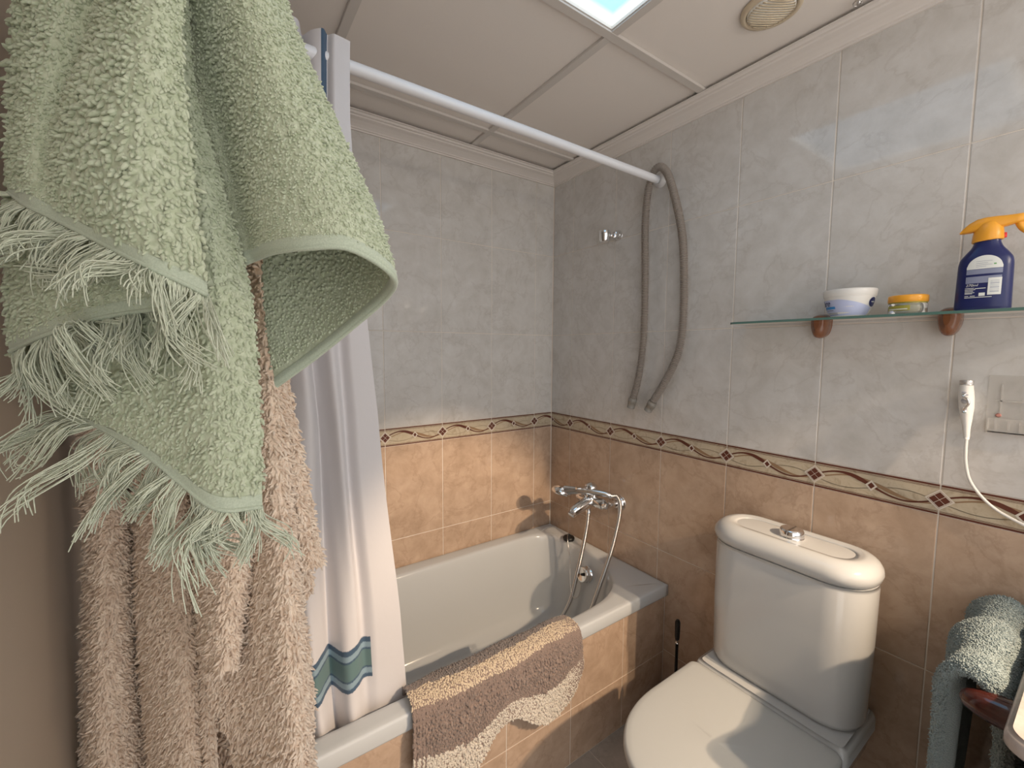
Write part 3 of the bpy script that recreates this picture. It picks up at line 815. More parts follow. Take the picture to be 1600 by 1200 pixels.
# =================================================================== GLASS SHELF AND WHAT STANDS ON IT
t = thing('glass_shelf', 'long green-edged glass shelf on two wooden brackets', 'shelf', (0, -1.25, 1.438))
SZ0, SZ1 = 1.4375, 1.4435
def shelf_outline(i=0.0):
    p = []; r = .03
    y0, y1, x0, x1 = -.932-i, -1.62+i, -.004-i, -.122+i
    for k in range(12): a = math.pi/2*k/11; p.append((x1+r-r*math.cos(a), y0-r+r*math.sin(a)))
    p.append((x0, y0)); p.append((x0, y1))
    for k in range(12): a = math.pi/2*k/11; p.append((x1+r-r*math.sin(a), y1+r-r*math.cos(a)))
    return np.array(p)
mb = MB(); a = r3(shelf_outline(.0), SZ0); b = r3(shelf_outline(.0), SZ1); n = len(a)
mb.add(np.concatenate([a, b]), [list(range(n))[::-1], list(range(n, 2*n))], 0)
mb.build('pane', [M['glass']], t)
mb = MB()
mb.add(np.concatenate([r3(shelf_outline(-.0003), SZ0), r3(shelf_outline(-.0003), SZ1)]), [(i, (i+1) % n, n+(i+1) % n, n+i) for i in range(n)], 0)
mb.build('polished_edge', [M['glass_edge']], t)
for yy in (-1.140, -1.384):
    mb = MB(); P = []
    for x, ry, zt, zb in ((0, .017, 1.456, 1.398), (-.012, .0185, 1.459, 1.394), (-.03, .019, 1.458, 1.392), (-.046, .0175, 1.455, 1.394), (-.056, .013, 1.451, 1.402), (-.060, .006, 1.446, 1.416)):
        ring = []
        for a in np.linspace(0, 2*math.pi, 28, endpoint=False):
            c, s = math.cos(a), math.sin(a); zc = (zt+zb)/2-.006; 
            zz = SZ0+.001+(zt-SZ0-.001)*s if s > 0 else SZ0+.001+(SZ0-zb)*s
            ring.append((x-.0003, yy+ry*math.copysign(abs(c)**.8, c), zz))
        P.append(ring)
    mb.rings(P, 0); mb.build('bracket', [M['wood']], t)
    # slot for the glass is the glass itself

# white cream tub
c = (-.072, -1.212, SZ1+.0004)
t = thing('cream_tub', 'white cream tub with pale blue label and navy roundel, left on the glass shelf', 'cream tub', c)
prof_t = [(.030, 0), (.034, .001), (.040, .010), (.0455, .024), (.0495, .043), (.0505, .050)]
mb = MB(); mb.lathe(prof_t, c, n=64, cap1=False); mb.build('bowl', [M['plastic_white']], t)
mb = MB(); mb.lathe([(.0512, .049), (.0522, .0505), (.0535, .064), (.0525, .067), (.049, .068), (.001, .068)], c, n=64); mb.build('lid', [M['plastic_white']], t)
va = math.atan2(CAM[1]-c[1], CAM[0]-c[0])
def tubr(h): return np.interp(h, [0, .001, .010, .024, .043, .050], [.030, .034, .040, .0455, .0495, .0505])
def cyl_patch(mb, c, rf, a0, a1, h0f, h1f, off, mi=0, n=24, m_=5):
    """a patch on a turned surface; angles from the viewer direction, + to the right"""
    P = np.zeros((m_, n, 3))
    for j, a in enumerate(np.linspace(a0, a1, n)):
        t_ = (a-a0)/(a1-a0); lo = h0f(t_) if callable(h0f) else h0f; hi = h1f(t_) if callable(h1f) else h1f
        for i in range(m_):
            h = lo+(hi-lo)*i/(m_-1); r = rf(h)+off; A = va+a
            P[i, j] = (c[0]+r*math.cos(A), c[1]+r*math.sin(A), c[2]+h)
    mb.grid(P, mi)
mb = MB(); cyl_patch(mb, c, tubr, -1.6, 1.15, .003, lambda q: .042-.030*max(0, q-.42)**1.3*1.5, .0003, 0, 40); mb.build('label', [M['lab_pale']], t)
mb = MB(); cyl_patch(mb, c, tubr, -1.35, -.62, lambda q: .0195, lambda q: .0255, .0006, 0); mb.build('blue_flash', [M['lab_blue']], t)
mb = MB()
for h in (.0155, .0085, .005): cyl_patch(mb, c, tubr, -1.3, -.75 if h > .01 else -.55, h, h+.0016, .0006, 0)
mb.build('small_print', [M['lab_grey']], t)
mb = MB()
P = []; cyl = lambda a, h, off: (c[0]+(tubr(h)+off)*math.cos(va+a), c[1]+(tubr(h)+off)*math.sin(va+a), c[2]+h)
# navy roundel on the right
pts = [cyl(1.12+.24*math.cos(k), .034+.0115*math.sin(k), .0009) for k in np.linspace(0, 2*math.pi, 24, endpoint=False)]
pts.append(cyl(1.12, .034, .0009)); mb.add(pts, [(i, (i+1) % 24, 24) for i in range(24)], 0)
mb.build('roundel', [M['navy']], t)

def text_on(txt, size, fn, material, name, parent, font_shear=0.0, ext=.0002):
    """build lettering as a mesh, placed by fn(x,y,z)"""
    cu_ = bpy.data.curves.new('lettering', 'FONT'); cu_.body = txt; cu_.size = size; cu_.shear = font_shear; cu_.extrude = ext
    cu_.resolution_u = 3
    to = bpy.data.objects.new('lettering', cu_); COL.objects.link(to)
    dg = bpy.context.evaluated_depsgraph_get(); dg.update()
    me = bpy.data.meshes.new_from_object(to.evaluated_get(dg))
    bpy.data.objects.remove(to)
    for v in me.vertices: v.co = Vector(fn(v.co.x, v.co.y, v.co.z))
    me.materials.clear(); me.materials.append(material)
    o = bpy.data.objects.new(name, me); COL.objects.link(o); o.parent = parent
    o.matrix_parent_inverse = Matrix.Translation(-Vector(parent.location))
    return o
text_on('Care', .021, lambda x, y, z: cyl(-1.80+x/.047, .0275+y, .0008+z), M['navy'], 'lettering', t, .35)
text_on('NIVEA', .0042, lambda x, y, z: cyl(1.00+x/.047, .033+y, .0013+z), M['lab_white'], 'roundel_lettering', t, 0)

# yellow-lidded jar
c = (-.075, -1.322, SZ1+.0004)
t = thing('small_jar', 'small glass jar of cream with a yellow-orange lid, middle of the glass shelf', 'jar', c)
mb = MB(); mb.lathe([(.031, 0), (.0335, .001), (.0335, .023), (.0315, .0245), (.0295, .0245), (.0295, .004), (.001, .004)], c, n=48); mb.build('glass', [M['jar_glass']], t)
mb = MB(); mb.lathe([(.0285, .0045), (.0285, .021), (.001, .0215)], c, n=40); mb.build('contents', [M['cream_fill']], t)
mb = MB(); mb.lathe([(.0325, .0262), (.0345, .027), (.0345, .040), (.0335, .0418), (.031, .0425), (.001, .0425)], c, n=48); mb.build('lid', [M['orange']], t)
mb = MB(); mb.lathe([(.0322, .0243), (.0330, .0245), (.0330, .0265), (.032, .0268)], c, n=48); mb.build('neck', [M['lab_olive']], t)
va = math.atan2(CAM[1]-c[1], CAM[0]-c[0])
mb = MB(); cyl_patch(mb, c, lambda h: .0335, -1.25, .12, .0075, .0185, .0004, 0); mb.build('label', [M['lab_olive']], t)
mb = MB(); cyl_patch(mb, c, lambda h: .0335, -1.1, .0, .0095, .0115, .0006, 0); mb.build('label_line', [M['lab_white']], t)

# spray bottle
c = np.array([-.075, -1.436, SZ1+.0004])
t = thing('spray_bottle', 'dark blue spray bottle with orange trigger head, right on the glass shelf', 'spray bottle', tuple(c))
ax = np.array([0.10, -1.0, 0]); ax /= np.linalg.norm(ax)   # long axis of the oval, + to the right
pn = np.array([-1.0, -.10, 0]); pn /= np.linalg.norm(pn)   # faces the room
def bot(h): # half width, half depth
    return (np.interp(h, [0, .004, .05, .094, .106, .118, .128, .137, .142, .148], [.0385, .0400, .0392, .0385, .0365, .029, .022, .0188, .0182, .0182]),
            np.interp(h, [0, .004, .05, .094, .106, .118, .128, .137, .142, .148], [.0205, .022, .022, .0215, .0205, .0185, .0168, .0162, .016, .016]))
def bpt(a, h, off=0):
    w, d = bot(h); cc = math.cos(a); ss = math.sin(a)
    return c+ax*((w+off)*math.copysign(abs(cc)**.8, cc))+pn*((d+off)*math.copysign(abs(ss)**.8, ss))+np.array([0, 0, h])
hs_ = list(np.linspace(.004, .148, 40))
mb = MB(); mb.rings([[bpt(a, 0, -.003) for a in np.linspace(0, 2*math.pi, 48, endpoint=False)]]+[[bpt(a, h) for a in np.linspace(0, 2*math.pi, 48, endpoint=False)] for h in hs_], 0)
mb.build('bottle', [M['navy']], t)
def lab(x, h, off): # x across -1..1 => point on the front of the bottle
    w, d = bot(h); cc = max(-.999, min(.999, x/w)); cc_ = math.copysign(abs(cc)**(1/.8), cc); ss = math.sqrt(max(0, 1-cc_*cc_))**.8
    return c+ax*x+pn*(d*ss+off)+np.array([0, 0, h])
def lab_patch(name, x0, x1, h0, h1, m_, off=.0004, top=None):
    mb = MB(); P = np.zeros((8, 20, 3))
    for j, x in enumerate(np.linspace(x0, x1, 20)):
        ht = top(x) if top else h1
        for i in range(8): P[i, j] = lab(x, h0+(ht-h0)*i/7, off)
    mb.grid(P); return mb.build(name, [m_], t)
LX0, LX1 = -.0245, .0245; lc = 0.0
lab_patch('arched_label', LX0, LX1, .0835, 0, M['lab_white'], .0004, lambda x: .0835+.0265*math.sqrt(max(0.0, 1-((x-lc)/.0248)**2))+.0005)
lab_patch('grey_label_band', LX0, LX1, .073, .0830, M['lab_grey'])
lab_patch('grey_label_panel', LX0, LX1-.0005, .055, .0685, M['lab_grey'])
lab_patch('barcode_panel', .0065, LX1, .030, .064, M['lab_white'], .0008)
mb = MB()
for k in range(9):
    h = .0355+k*.0028; P = np.array([[lab(.0095, h, .0011), lab(.0215, h, .0011)], [lab(.0095, h+(.0006 if k % 3 else .0012), .0011), lab(.0215, h+(.0006 if k % 3 else .0012), .0011)]]); mb.grid(P)
mb.build('barcode_lines', [M['lab_grey']], t)
mb = MB()
def lines(x0, x1, h, th, off=.0009):
    mb.grid(np.array([[lab(x, h, off) for x in np.linspace(x0, x1, 6)], [lab(x, h+th, off) for x in np.linspace(x0, x1, 6)]]))
for x0, x1, h in ((-.0245, -.012, .0445), (-.011, .004, .0435), (-.0245, -.010, .0415), (-.0245, -.013, .0385), (-.0245, -.011, .0355), (-.0245, -.014, .0335), (-.0245, .013, .0255), (-.0245, -.019, .0285), (-.017, -.010, .0285)): lines(x0, x1, h, .0012)
lines(-.005, .0035, .0285, .0065)
mb.build('small_print', [M['lab_white']], t)
mb = MB()
for h, x1 in ((.0985, .010), (.0945, .004), (.091, .010), (.0875, .002)): lines(-.012, x1, h, .0005)
mb.build('label_print', [M['lab_grey']], t)
text_on('270ml', .0068, lambda x, y, z: lab(-.0240+x, .0487+y, .0008+z), M['lab_white'], 'volume_lettering', t, .2)
lab_patch('leaf_mark', .012, .0155, .0905, .0930, mat('leaf_green', (.12, .35, .10), .5), .0007)
# trigger head
mb = MB()
def ring_box(x, zc, hh, dd, n=20, ex=.6):
    return [c+ax*x+pn*(dd*math.copysign(abs(math.cos(a))**ex, math.cos(a)))+np.array([0, 0, zc+hh*math.copysign(abs(math.sin(a))**ex, math.sin(a))]) for a in np.linspace(0, 2*math.pi, n, endpoint=False)]
mb.rings([ring_box(*q) for q in ((-.0400, .1635, .0012, .006), (-.035, .1668, .0052, .009), (-.027, .1712, .0095, .0115), (-.016, .1745, .0125, .014), (-.004, .1755, .0135, .015), (.010, .1760, .0125, .014), (.024, .1768, .0105, .012), (.036, .1780, .0090, .011), (.046, .1785, .0085, .0105), (.0468, .1785, .0070, .009))], 0)
mb.rings([[c+ax*(k*math.cos(a)*1.0)+pn*(d*math.sin(a))+np.array([0, 0, h+.0015*math.cos(a)]) for a in np.linspace(0, 2*math.pi, 36, endpoint=False)] for h, k, d in ((.1405, .0215, .0195), (.143, .0225, .0202), (.156, .0215, .0200), (.167, .0198, .0192), (.175, .0165, .0172), (.181, .0115, .0125), (.1830, .003, .003))], 0)
mb.build('spray_head', [M['orange']], t)
mb = MB()
pts = cr_spline([c+ax*.037+[0, 0, .180], c+ax*.040+[0, 0, .168], c+ax*.045+[0, 0, .157], c+ax*.055+[0, 0, .146]], 14)
mb.tube(pts, np.linspace(.0062, .0045, 14), 10); mb.build('trigger', [M['orange']], t)
mb = MB(); mb.lathe([(.0035, 0), (.004, .003), (.0035, .010)], tuple(c+ax*.0215+np.array([0, 0, .144])), n=12); mb.build('lock_tab', [M['red']], t)

# =================================================================== HANDSET AND CLEAR HOLDER ON THE WALL
t = thing('wall_handset', 'slim white handset with a chrome hook switch and white cable on the wall', 'handset', (0, -1.419, 1.24))
mb = MB(); hx = -.026; hy = -1.4175
R = []
for z, ry, rx in ((1.165, .0042, .0042), (1.172, .0052, .0055), (1.19, .0062, .007), (1.21, .0090, .010), (1.235, .0118, .013), (1.255, .0125, .014), (1.272, .0118, .0135), (1.283, .0110, .0125), (1.286, .0110, .0125)):
    R.append([(hx+rx*math.cos(a), hy+ry*math.sin(a)-(1.286-z)*.06, z) for a in np.linspace(0, 2*math.pi, 28, endpoint=False)])
mb.rings(R, 0); mb.build('body', [M['plastic_white']], t)
mb = MB(); mb.lathe([(.0105, 0), (.0112, .002), (.0112, .0085), (.0102, .0095)], (hx, hy, 1.2863), n=28); mb.build('cap', [mat('brushed_silver', (.60, .57, .54), .3, .8)], t)
mb = MB()
mb.tube(cr_spline([(hx-.0145, hy-.002, 1.266), (hx-.019, hy+.001, 1.262), (hx-.021, hy-.006, 1.256), (hx-.019, hy-.0085, 1.246), (hx-.016, hy-.004, 1.236), (hx-.014, hy-.002, 1.229)], 24), .0022, 8)
mb.tube([(hx-.0115, hy-.0022, 1.236), (hx-.0125, hy-.0022, 1.224)], .0042, 12)
mb.build('chrome_hook', [M['chrome']], t)
mb = MB(); disc(mb, np.array([hx-.013, hy-.002, 1.2505]), np.array([-1.0, 0, .1]), [(.0062, 0), (.0062, .003), (.004, .0055), (.001, .006)], 20); mb.build('button', [mat('grey_plastic', (.45, .44, .44), .3)], t)
mb = MB(); mb.box((hx-.0147, hy-.006, 1.2635), (hx-.010, hy+.003, 1.2650)); mb.box((hx-.0147, hy-.003, 1.2690), (hx-.010, hy+.004, 1.2700)); mb.build('print', [M['lab_grey']], t)
mb = MB()
cab = [(hx, hy-.0073, 1.168), (hx, hy-.0075, 1.14), (-.022, hy-.009, 1.11), (-.018, hy-.016, 1.075), (-.014, hy-.032, 1.045), (-.012, hy-.055, 1.020), (-.012, hy-.085, 1.003), (-.012, hy-.13, .985), (-.013, hy-.19, .975)]
mb.tube(cr_spline(cab, 60), .0031, 10); mb.build('cable', [M['plastic_white']], t)
mb = MB(); mb.box((-.013, hy-.010, 1.225), (-.0002, hy+.006, 1.262), 0, .002); mb.build('wall_clip', [M['plastic_white']], t)

t = thing('clear_wall_holder', 'square clear plastic holder stuck on the wall right of the handset', 'holder', (0, -1.49, 1.24))
y0, y1, z0, z1 = -1.447, -1.545, 1.182, 1.308
mb = MB(); mb.box((-.004, y1, z0), (-.0003, y0, z1), 0, .001); mb.build('plate', [M['clear']], t)
mb = MB()
mb.box((-.012, y1+.004, z0+.002), (-.0045, y0-.004, z0+.006), 0, .001)
mb.box((-.012, y1+.004, z0+.002), (-.0105, y0-.004, z0+.034), 0, .0005)
for yy in (y0-.005, y0-.016, y0-.034, y0-.05, y0-.066, y0-.082): mb.box((-.0135, yy-.002, z0+.008), (-.0122, yy+.002, z0+.030), 0, .0005)
mb.box((-.0075, y1+.010, z0+.070), (-.0042, y0-.012, z0+.073), 0, .0005); mb.box((-.0075, y0-.022, z0+.045), (-.0042, y0-.019, z0+.108), 0, .0005)
mb.build('pocket', [M['clear']], t)
mb = MB(); mb.lathe([(.003, 0), (.0045, .001), (.003, .002)], (-.0045, y0-.018, z0+.040), '-x', 12); mb.build('red_dot', [mat('faded_red', (.55, .25, .2), .5)], t)

# =================================================================== VANITY, TOWEL RAIL AND GREY TOWEL
t = thing('vanity_worktop', 'rounded corner of a pale veined marble vanity top at the right edge', 'worktop', (-.26, -1.9, .826))
mb = MB()
def ctop(i):
    p = []; r = .03; x0, y0 = -.555+i, -1.553-i
    for k in range(10): a = math.pi/2*k/9; p.append((x0+r-r*math.cos(a), y0-r+r*math.sin(a)))
    p += [(-.002, y0), (-.002, -2.45+i), (x0, -2.45+i)]
    return np.array(p)
mb.rings([r3(ctop(.008), .8260), r3(ctop(.002), .8275), r3(ctop(0), .831), r3(ctop(0), .842), r3(ctop(.002), .848), r3(ctop(.007), .8505)], 0)
mb.build('slab', [M['marble']], t)
t = thing('vanity_cabinet', 'dark red-brown wooden cabinet under the marble vanity top', 'cabinet', (-.26, -2.0, 0))
mb = MB(); mb.box((-.52, -2.43, .08), (-.004, -1.582, .8255), 0, .004); mb.box((-.49, -2.41, 0), (-.01, -1.60, .08)); mb.build('body', [M['wood_dark']], t)
mb = MB(); mb.box((-.538, -1.99, .10), (-.5205, -1.59, .80), 0, .004); mb.build('door', [M['wood_dark']], t)
mb = MB(); mb.box((-.538, -2.42, .10), (-.5205, -2.00, .80), 0, .004); mb.build('door', [M['wood_dark']], t)

RX0, RX1, RLY, RLZ = -.405, -.05, -1.508, .800
t = thing('towel_rail', 'dark varnished wooden towel rail with a rounded peg beside the vanity', 'towel rail', (-.4, -1.58, RLZ))
for x in (RX0-.006, RX1+.02):
    mb = MB(); mb.lathe([(.0195, -1.5822), (.023, -1.572), (.0245, -1.555), (.0235, -1.535), (.0205, -1.518), (.015, -1.504), (.008, -1.4975), (.001, -1.496)], (x, 0, RLZ), 'y', 28); mb.build('peg', [M['wood_dark']], t)
mb = MB(); mb.tube([(RX0, RLY-.012, RLZ), (RX1+.02, RLY-.012, RLZ)], .007, 14); mb.build('rod', [M['wood_dark']], t)
t = thing('hand_towel', 'grey-blue terry hand towel folded over the wooden rail', 'towel', (-.2, RLY, RLZ))
xs = [-.392, -.37, -.32, -.26, -.20, -.14, -.08, -.03]
path_ = [(-1.541, .34), (-1.543, .48), (-1.545, .62), (-1.544, .73), (-1.541, .79), (-1.533, .828), (-1.514, .848), (-1.492, .842), (-1.480, .812), (-1.478, .74), (-1.476, .62), (-1.472, .48), (-1.468, .34)]
rows = []
for s_, (y, z) in enumerate(path_):
    row = []
    for i, x in enumerate(xs):
        k = 1.0 if s_ > 7 else .25
        dz = -.012*(5 <= s_ <= 8)-.010*(i > 4)*(5 <= s_ <= 8)+.006*math.sin(i*2.2)*(5 <= s_ <= 8)
        row.append((x+.004*math.sin(s_*.9+i), y+k*(.008*math.sin(i*1.6+s_*.3)+.010*(i > 3)), z+dz))
    rows.append(row)
C = np.array(rows); P = surf(C, 110, 70); N = normals(P)
if N[55, 30][2] < 0: N = -N
TT = .011
mb = MB()
# bulky folded cloth: closed loops around the cross-section, rounded at the near end
mb.grid(P+N*TT); mb.grid(P-N*TT*.8)
for e, sg in ((0, 1), (-1, -1)):
    O = P[:, e]+N[:, e]*TT; I = P[:, e]-N[:, e]*TT*.8; T_ = P[:, e]-P[:, 1 if e == 0 else -2]; T_ /= np.linalg.norm(T_, axis=1, keepdims=True)
    mb.grid(np.stack([O*(1-f)+I*f+T_*(.010*math.sin(math.pi*f)) for f in np.linspace(0, 1, 7)]))
for r_ in (0, -1): mb.grid(np.stack([P[r_]+N[r_]*TT, P[r_]-N[r_]*TT*.8]))
def gt(p, n, k): tufts(mb, p, n, rng.normal(size=p.shape)*.6+np.array([0, 0, -.6]), np.full(len(p), .0032)*rng.uniform(.6, 1.3, len(p)), np.full(len(p), .0013), curl=.45)
Q = surf(C, 230, 110); NQ = normals(Q)
if NQ[115, 50][2] < 0: NQ = -NQ
J = rng.uniform(-.5, .5, (*Q.shape[:2], 2)); q = Q+np.gradient(Q, axis=0)*J[..., :1]+np.gradient(Q, axis=1)*J[..., 1:]
gt((q+NQ*TT).reshape(-1, 3), NQ.reshape(-1, 3), 1)
nE = 5000; ii = rng.uniform(0, len(P)-1.01, nE); i0 = ii.astype(int); fr = (ii-i0)[:, None]
pe = P[i0, 0]*(1-fr)+P[i0+1, 0]*fr; ne = N[i0, 0]; f = rng.uniform(0, 1, nE)[:, None]
te = P[i0, 0]-P[i0, 1]; te /= np.linalg.norm(te, axis=1, keepdims=True)
gt(pe+ne*TT*(1-1.8*f)+te*.010*np.sin(math.pi*f), te+ne*(1-2*f)*.8, 1)
mb.build('terry_cloth', [M['greytowel']], t)

# =================================================================== FRINGED GREEN TOWEL AND FLEECE ROBE (hanging at the left, close)
def sheet_from(rows, depth_scale=1.0):
    return np.array([[at(*p) for p in row] for row in rows])

def towel_piece(name, rows, parent, mats, sp=.0042, tl=1.15, tr=.47, th=.004, hem=.965, nu=90, nv=90, both=False, lean=(0, 0, -1), curl=.5, pile=True, noise=0.0):
    C = sheet_from(rows); P = surf(C, nu, nv); N = face_cam(P, normals(P))
    mb = MB(); thick_sheet(mb, P, N, th)
    if pile:
        p, n, d, cell, u, v = scatter(C, sp, hem, jit=.42)
        k = len(p)
        dd = d+rng.normal(size=p.shape)*.55
        # patches where the pile leans the same way
        tufts(mb, p+n*th*.3, n, dd, cell*tl*rng.uniform(.75, 1.25, k), cell*tr*rng.uniform(.8, 1.2, k), curl=curl)
        if both:
            tufts(mb, p-n*th*.3, -n, dd, cell*tl*.7*rng.uniform(.7, 1.3, k), cell*tr*rng.uniform(.75, 1.1, k), curl=curl)
    return mb.build(name, mats, parent), C

def hem_strip(C, parent, w=.006, row=-1, thick=.004):
    """flat woven hem with a raised cord along the last row"""
    P = surf(C, 60, 120); N = face_cam(P, normals(P))
    E = P[-1]; U = P[-1]-P[-4]; U /= np.linalg.norm(U, axis=1, keepdims=True); n = N[-1]
    mb = MB()
    mb.tube(E+n*.0022+U*.0005, .0016, 8)
    mb.tube(E+n*.0020-U*.0035, .0009, 6)
    Q = np.stack([E-U*.009+n*.0026, E-U*.004+n*.003, E+U*.001+n*.0026]); mb.grid(Q)
    mb.build('hem', [M['green_hem']], parent)
    return E, U, n

def fringe(E, parent, dirs, length, nclump, per, seed, depth_off=.004, curlamp=.015, name='fringe'):
    """clumps of loose threads leaving the edge curve E; dirs: list of (dpx, dpy) photo-plane directions along it"""
    r = np.random.default_rng(seed); mb = MB(); k = len(E)
    for c_ in range(nclump):
        uc = (c_+.5+r.uniform(-.25, .25))/nclump
        dx = np.interp(uc, np.linspace(0, 1, len(dirs)), [d[0] for d in dirs]); dy = np.interp(uc, np.linspace(0, 1, len(dirs)), [d[1] for d in dirs])
        main = cr*dx-cu*dy; main /= np.linalg.norm(main)
        main = main+r.normal(size=3)*.24
        sidew = r.normal(size=3)*.85; sidew -= main*(sidew@main)
        L = length*np.interp(uc, np.linspace(0, 1, len(dirs)), [d[2] if len(d) > 2 else 1 for d in dirs])*r.uniform(.8, 1.2)
        ph = r.uniform(0, 6.28); conv = r.uniform(.75, 1.0)
        for s_ in range(per):
            u = uc+(s_/(per-1)-.5)/nclump*1.25; u = min(max(u, 0), 1)
            i = u*(k-1); i0 = min(int(i), k-2); p0 = E[i0]*(1-i+i0)+E[i0+1]*(i-i0)
            pc = E[int(uc*(k-1))]
            l = L*r.uniform(.72, 1.08); n = 13
            off = p0-pc; j1 = r.normal(size=3)*.0018; j2 = r.normal(size=3)*.0026; kk = r.uniform(.85, 1.15)
            pts = []
            for q in np.linspace(0, 1, n):
                b = pc+off*(1-conv*q*1.2 if q < .7 else 1-conv*.84)+main*l*q
                b = b+sidew*curlamp*(math.sin(q*3.3*kk+ph)*q+.12*math.sin(q*7*kk+ph*2)*q)+np.array([0, 0, -1])*l*.28*q*q
                b = b+j1*math.sin(q*math.pi)+j2*q*q
                b = b-cf*(depth_off*min(1, q*3)+.003*math.sin(q*5+ph+s_)*q)
                pts.append(b)
            mb.tube(pts, np.linspace(.00048, .00040, n), 4, caps=False)
    return mb.build(name, [M['green_fringe']], parent, kind='stuff')

t_tow = thing('fringed_towel', 'large sage green terry towel with tasselled fringe, hanging closest at the left', 'towel', tuple(at(220, -330, .37)))
top_ = lambda xs, y, ds: [(x, y, d) for x, d in zip(xs, ds)]
# lowest layer
A3 = [top_([190, 205, 220, 235, 250, 262], -330, [.37, .36, .355, .355, .36, .37]),
      top_([60, 120, 180, 220, 260, 290], -60, [.36, .345, .335, .335, .335, .345]),
      top_([34, 84, 150, 210, 265, 303], 130, [.355, .335, .325, .322, .322, .335]),
      top_([20, 74, 150, 230, 305, 345], 290, [.35, .33, .318, .316, .312, .330]),
      top_([20, 84, 170, 260, 335, 388], 450, [.35, .325, .315, .313, .309, .328]),
      [(28, 570, .345), (90, 590, .325), (180, 610, .316), (265, 630, .312), (340, 625, .308), (404, 620, .325)],
      [(98, 640, .335), (165, 668, .322), (228, 705, .314), (286, 752, .310), (342, 793, .308), (410, 790, .322)]]
o, C3 = towel_piece('lower_layer', A3, t_tow, [M['green']], .0042, hem=.978)
A2 = [top_([190, 205, 220, 235, 250], -330, [.36, .35, .345, .345, .35]),
      top_([45, 90, 150, 210, 262], -40, [.34, .33, .325, .325, .33]),
      top_([24, 76, 140, 210, 280], 200, [.330, .312, .307, .306, .308]),
      top_([20, 80, 145, 215, 285], 370, [.326, .308, .303, .302, .305]),
      [(20, 470, .326), (75, 460, .306), (145, 450, .302), (215, 440, .302), (290, 430, .306)],
      [(22, 548, .326), (72, 524, .308), (135, 503, .302), (205, 488, .303), (290, 478, .308)]]
o, C2 = towel_piece('middle_layer', A2, t_tow, [M['green']], .0042, hem=.972)
A1 = [top_([190, 200, 212, 218, 232, 248], -330, [.35, .345, .340, .335, .335, .34]),
      top_([40, 94, 172, 186, 240, 284], -50, [.325, .312, .318, .296, .287, .300]),
      [(34, 60, .322), (80, 60, .305), (142, 62, .312), (160, 62, .290), (226, 60, .278), (283, 60, .292)],
      [(24, 160, .318), (58, 160, .300), (100, 165, .304), (122, 168, .287), (208, 170, .272), (291, 165, .290)],
      [(19, 240, .314), (48, 248, .296), (78, 258, .296), (112, 270, .284), (205, 300, .272), (306, 320, .290)],
      [(22, 302, .312), (52, 324, .294), (92, 344, .290), (150, 373, .282), (236, 417, .276), (326, 462, .290)]]
o, C1 = towel_piece('front_layer', A1, t_tow, [M['green']], .0043, hem=.968)
# right-hand flap rolled into an open cone
CC = [top_([235, 245, 255, 262, 268, 275, 274, 268, 262, 256], -330, [.36, .355, .352, .352, .356, .365, .375, .38, .38, .38]),
      top_([272, 300, 330, 362, 392, 414, 405, 385, 355, 325], -60, [.350, .340, .330, .325, .335, .360, .385, .395, .395, .392]),
      top_([292, 325, 365, 410, 448, 474, 465, 435, 400, 370], 90, [.350, .345, .325, .315, .325, .358, .388, .400, .402, .398]),
      top_([330, 360, 395, 445, 500, 537, 525, 490, 445, 405], 230, [.345, .342, .318, .305, .313, .350, .388, .405, .408, .404]),
      [(362, 340, .340), (385, 340, .336), (415, 330, .308), (470, 325, .296), (540, 328, .302), (587, 345, .335), (578, 385, .380), (530, 420, .405), (470, 450, .412), (415, 480, .410)],
      [(383, 410, .335), (402, 402, .330), (430, 392, .303), (480, 386, .290), (548, 388, .295), (613, 430, .325), (606, 462, .365), (552, 510, .392), (490, 560, .405), (432, 602, .410)]]
Cc = sheet_from(CC); P = surf(Cc, 110, 150)
du = np.gradient(P, axis=0); dv = np.gradient(P, axis=1); N = np.cross(dv, du); N /= np.linalg.norm(N, axis=2, keepdims=True)
if (CAM-P[60, 40])@N[60, 40] < 0: N = -N
mb = MB(); thick_sheet(mb, P, N, .0035)
def cone_scatter(sp, sgn, hem, tl, tr):
    Q = surf(Cc, 120, 118); du = np.gradient(Q, axis=0); dv = np.gradient(Q, axis=1)
    Nn = np.cross(dv, du); Nn /= np.linalg.norm(Nn, axis=2, keepdims=True)+1e-12
    if (CAM-Q[60, 35])@Nn[60, 35] < 0: Nn = -Nn
    J = rng.uniform(-.45, .45, (*Q.shape[:2], 2)); p = Q+du*J[..., :1]+dv*J[..., 1:]
    cell = np.sqrt(np.linalg.norm(np.cross(du, dv), axis=2)); u = np.linspace(0, 1, Q.shape[0])[:, None].repeat(Q.shape[1], 1)
    d = du/np.linalg.norm(du, axis=2, keepdims=True)
    k = (u < hem) & (cell > .0009)
    p, Nn, d, cell = p[k], Nn[k], d[k], cell[k]
    tufts(mb, p+sgn*Nn*.001, sgn*Nn, d+rng.normal(size=p.shape)*.6, cell*tl*rng.uniform(.7, 1.3, len(p)), cell*tr*rng.uniform(.75, 1.2, len(p)), curl=.45)
cone_scatter(.003, 1, .965, 1.1, .50)
cone_scatter(.003, -1, .965, .7, .5)
mb.build('rolled_flap', [M['green']], t_tow)
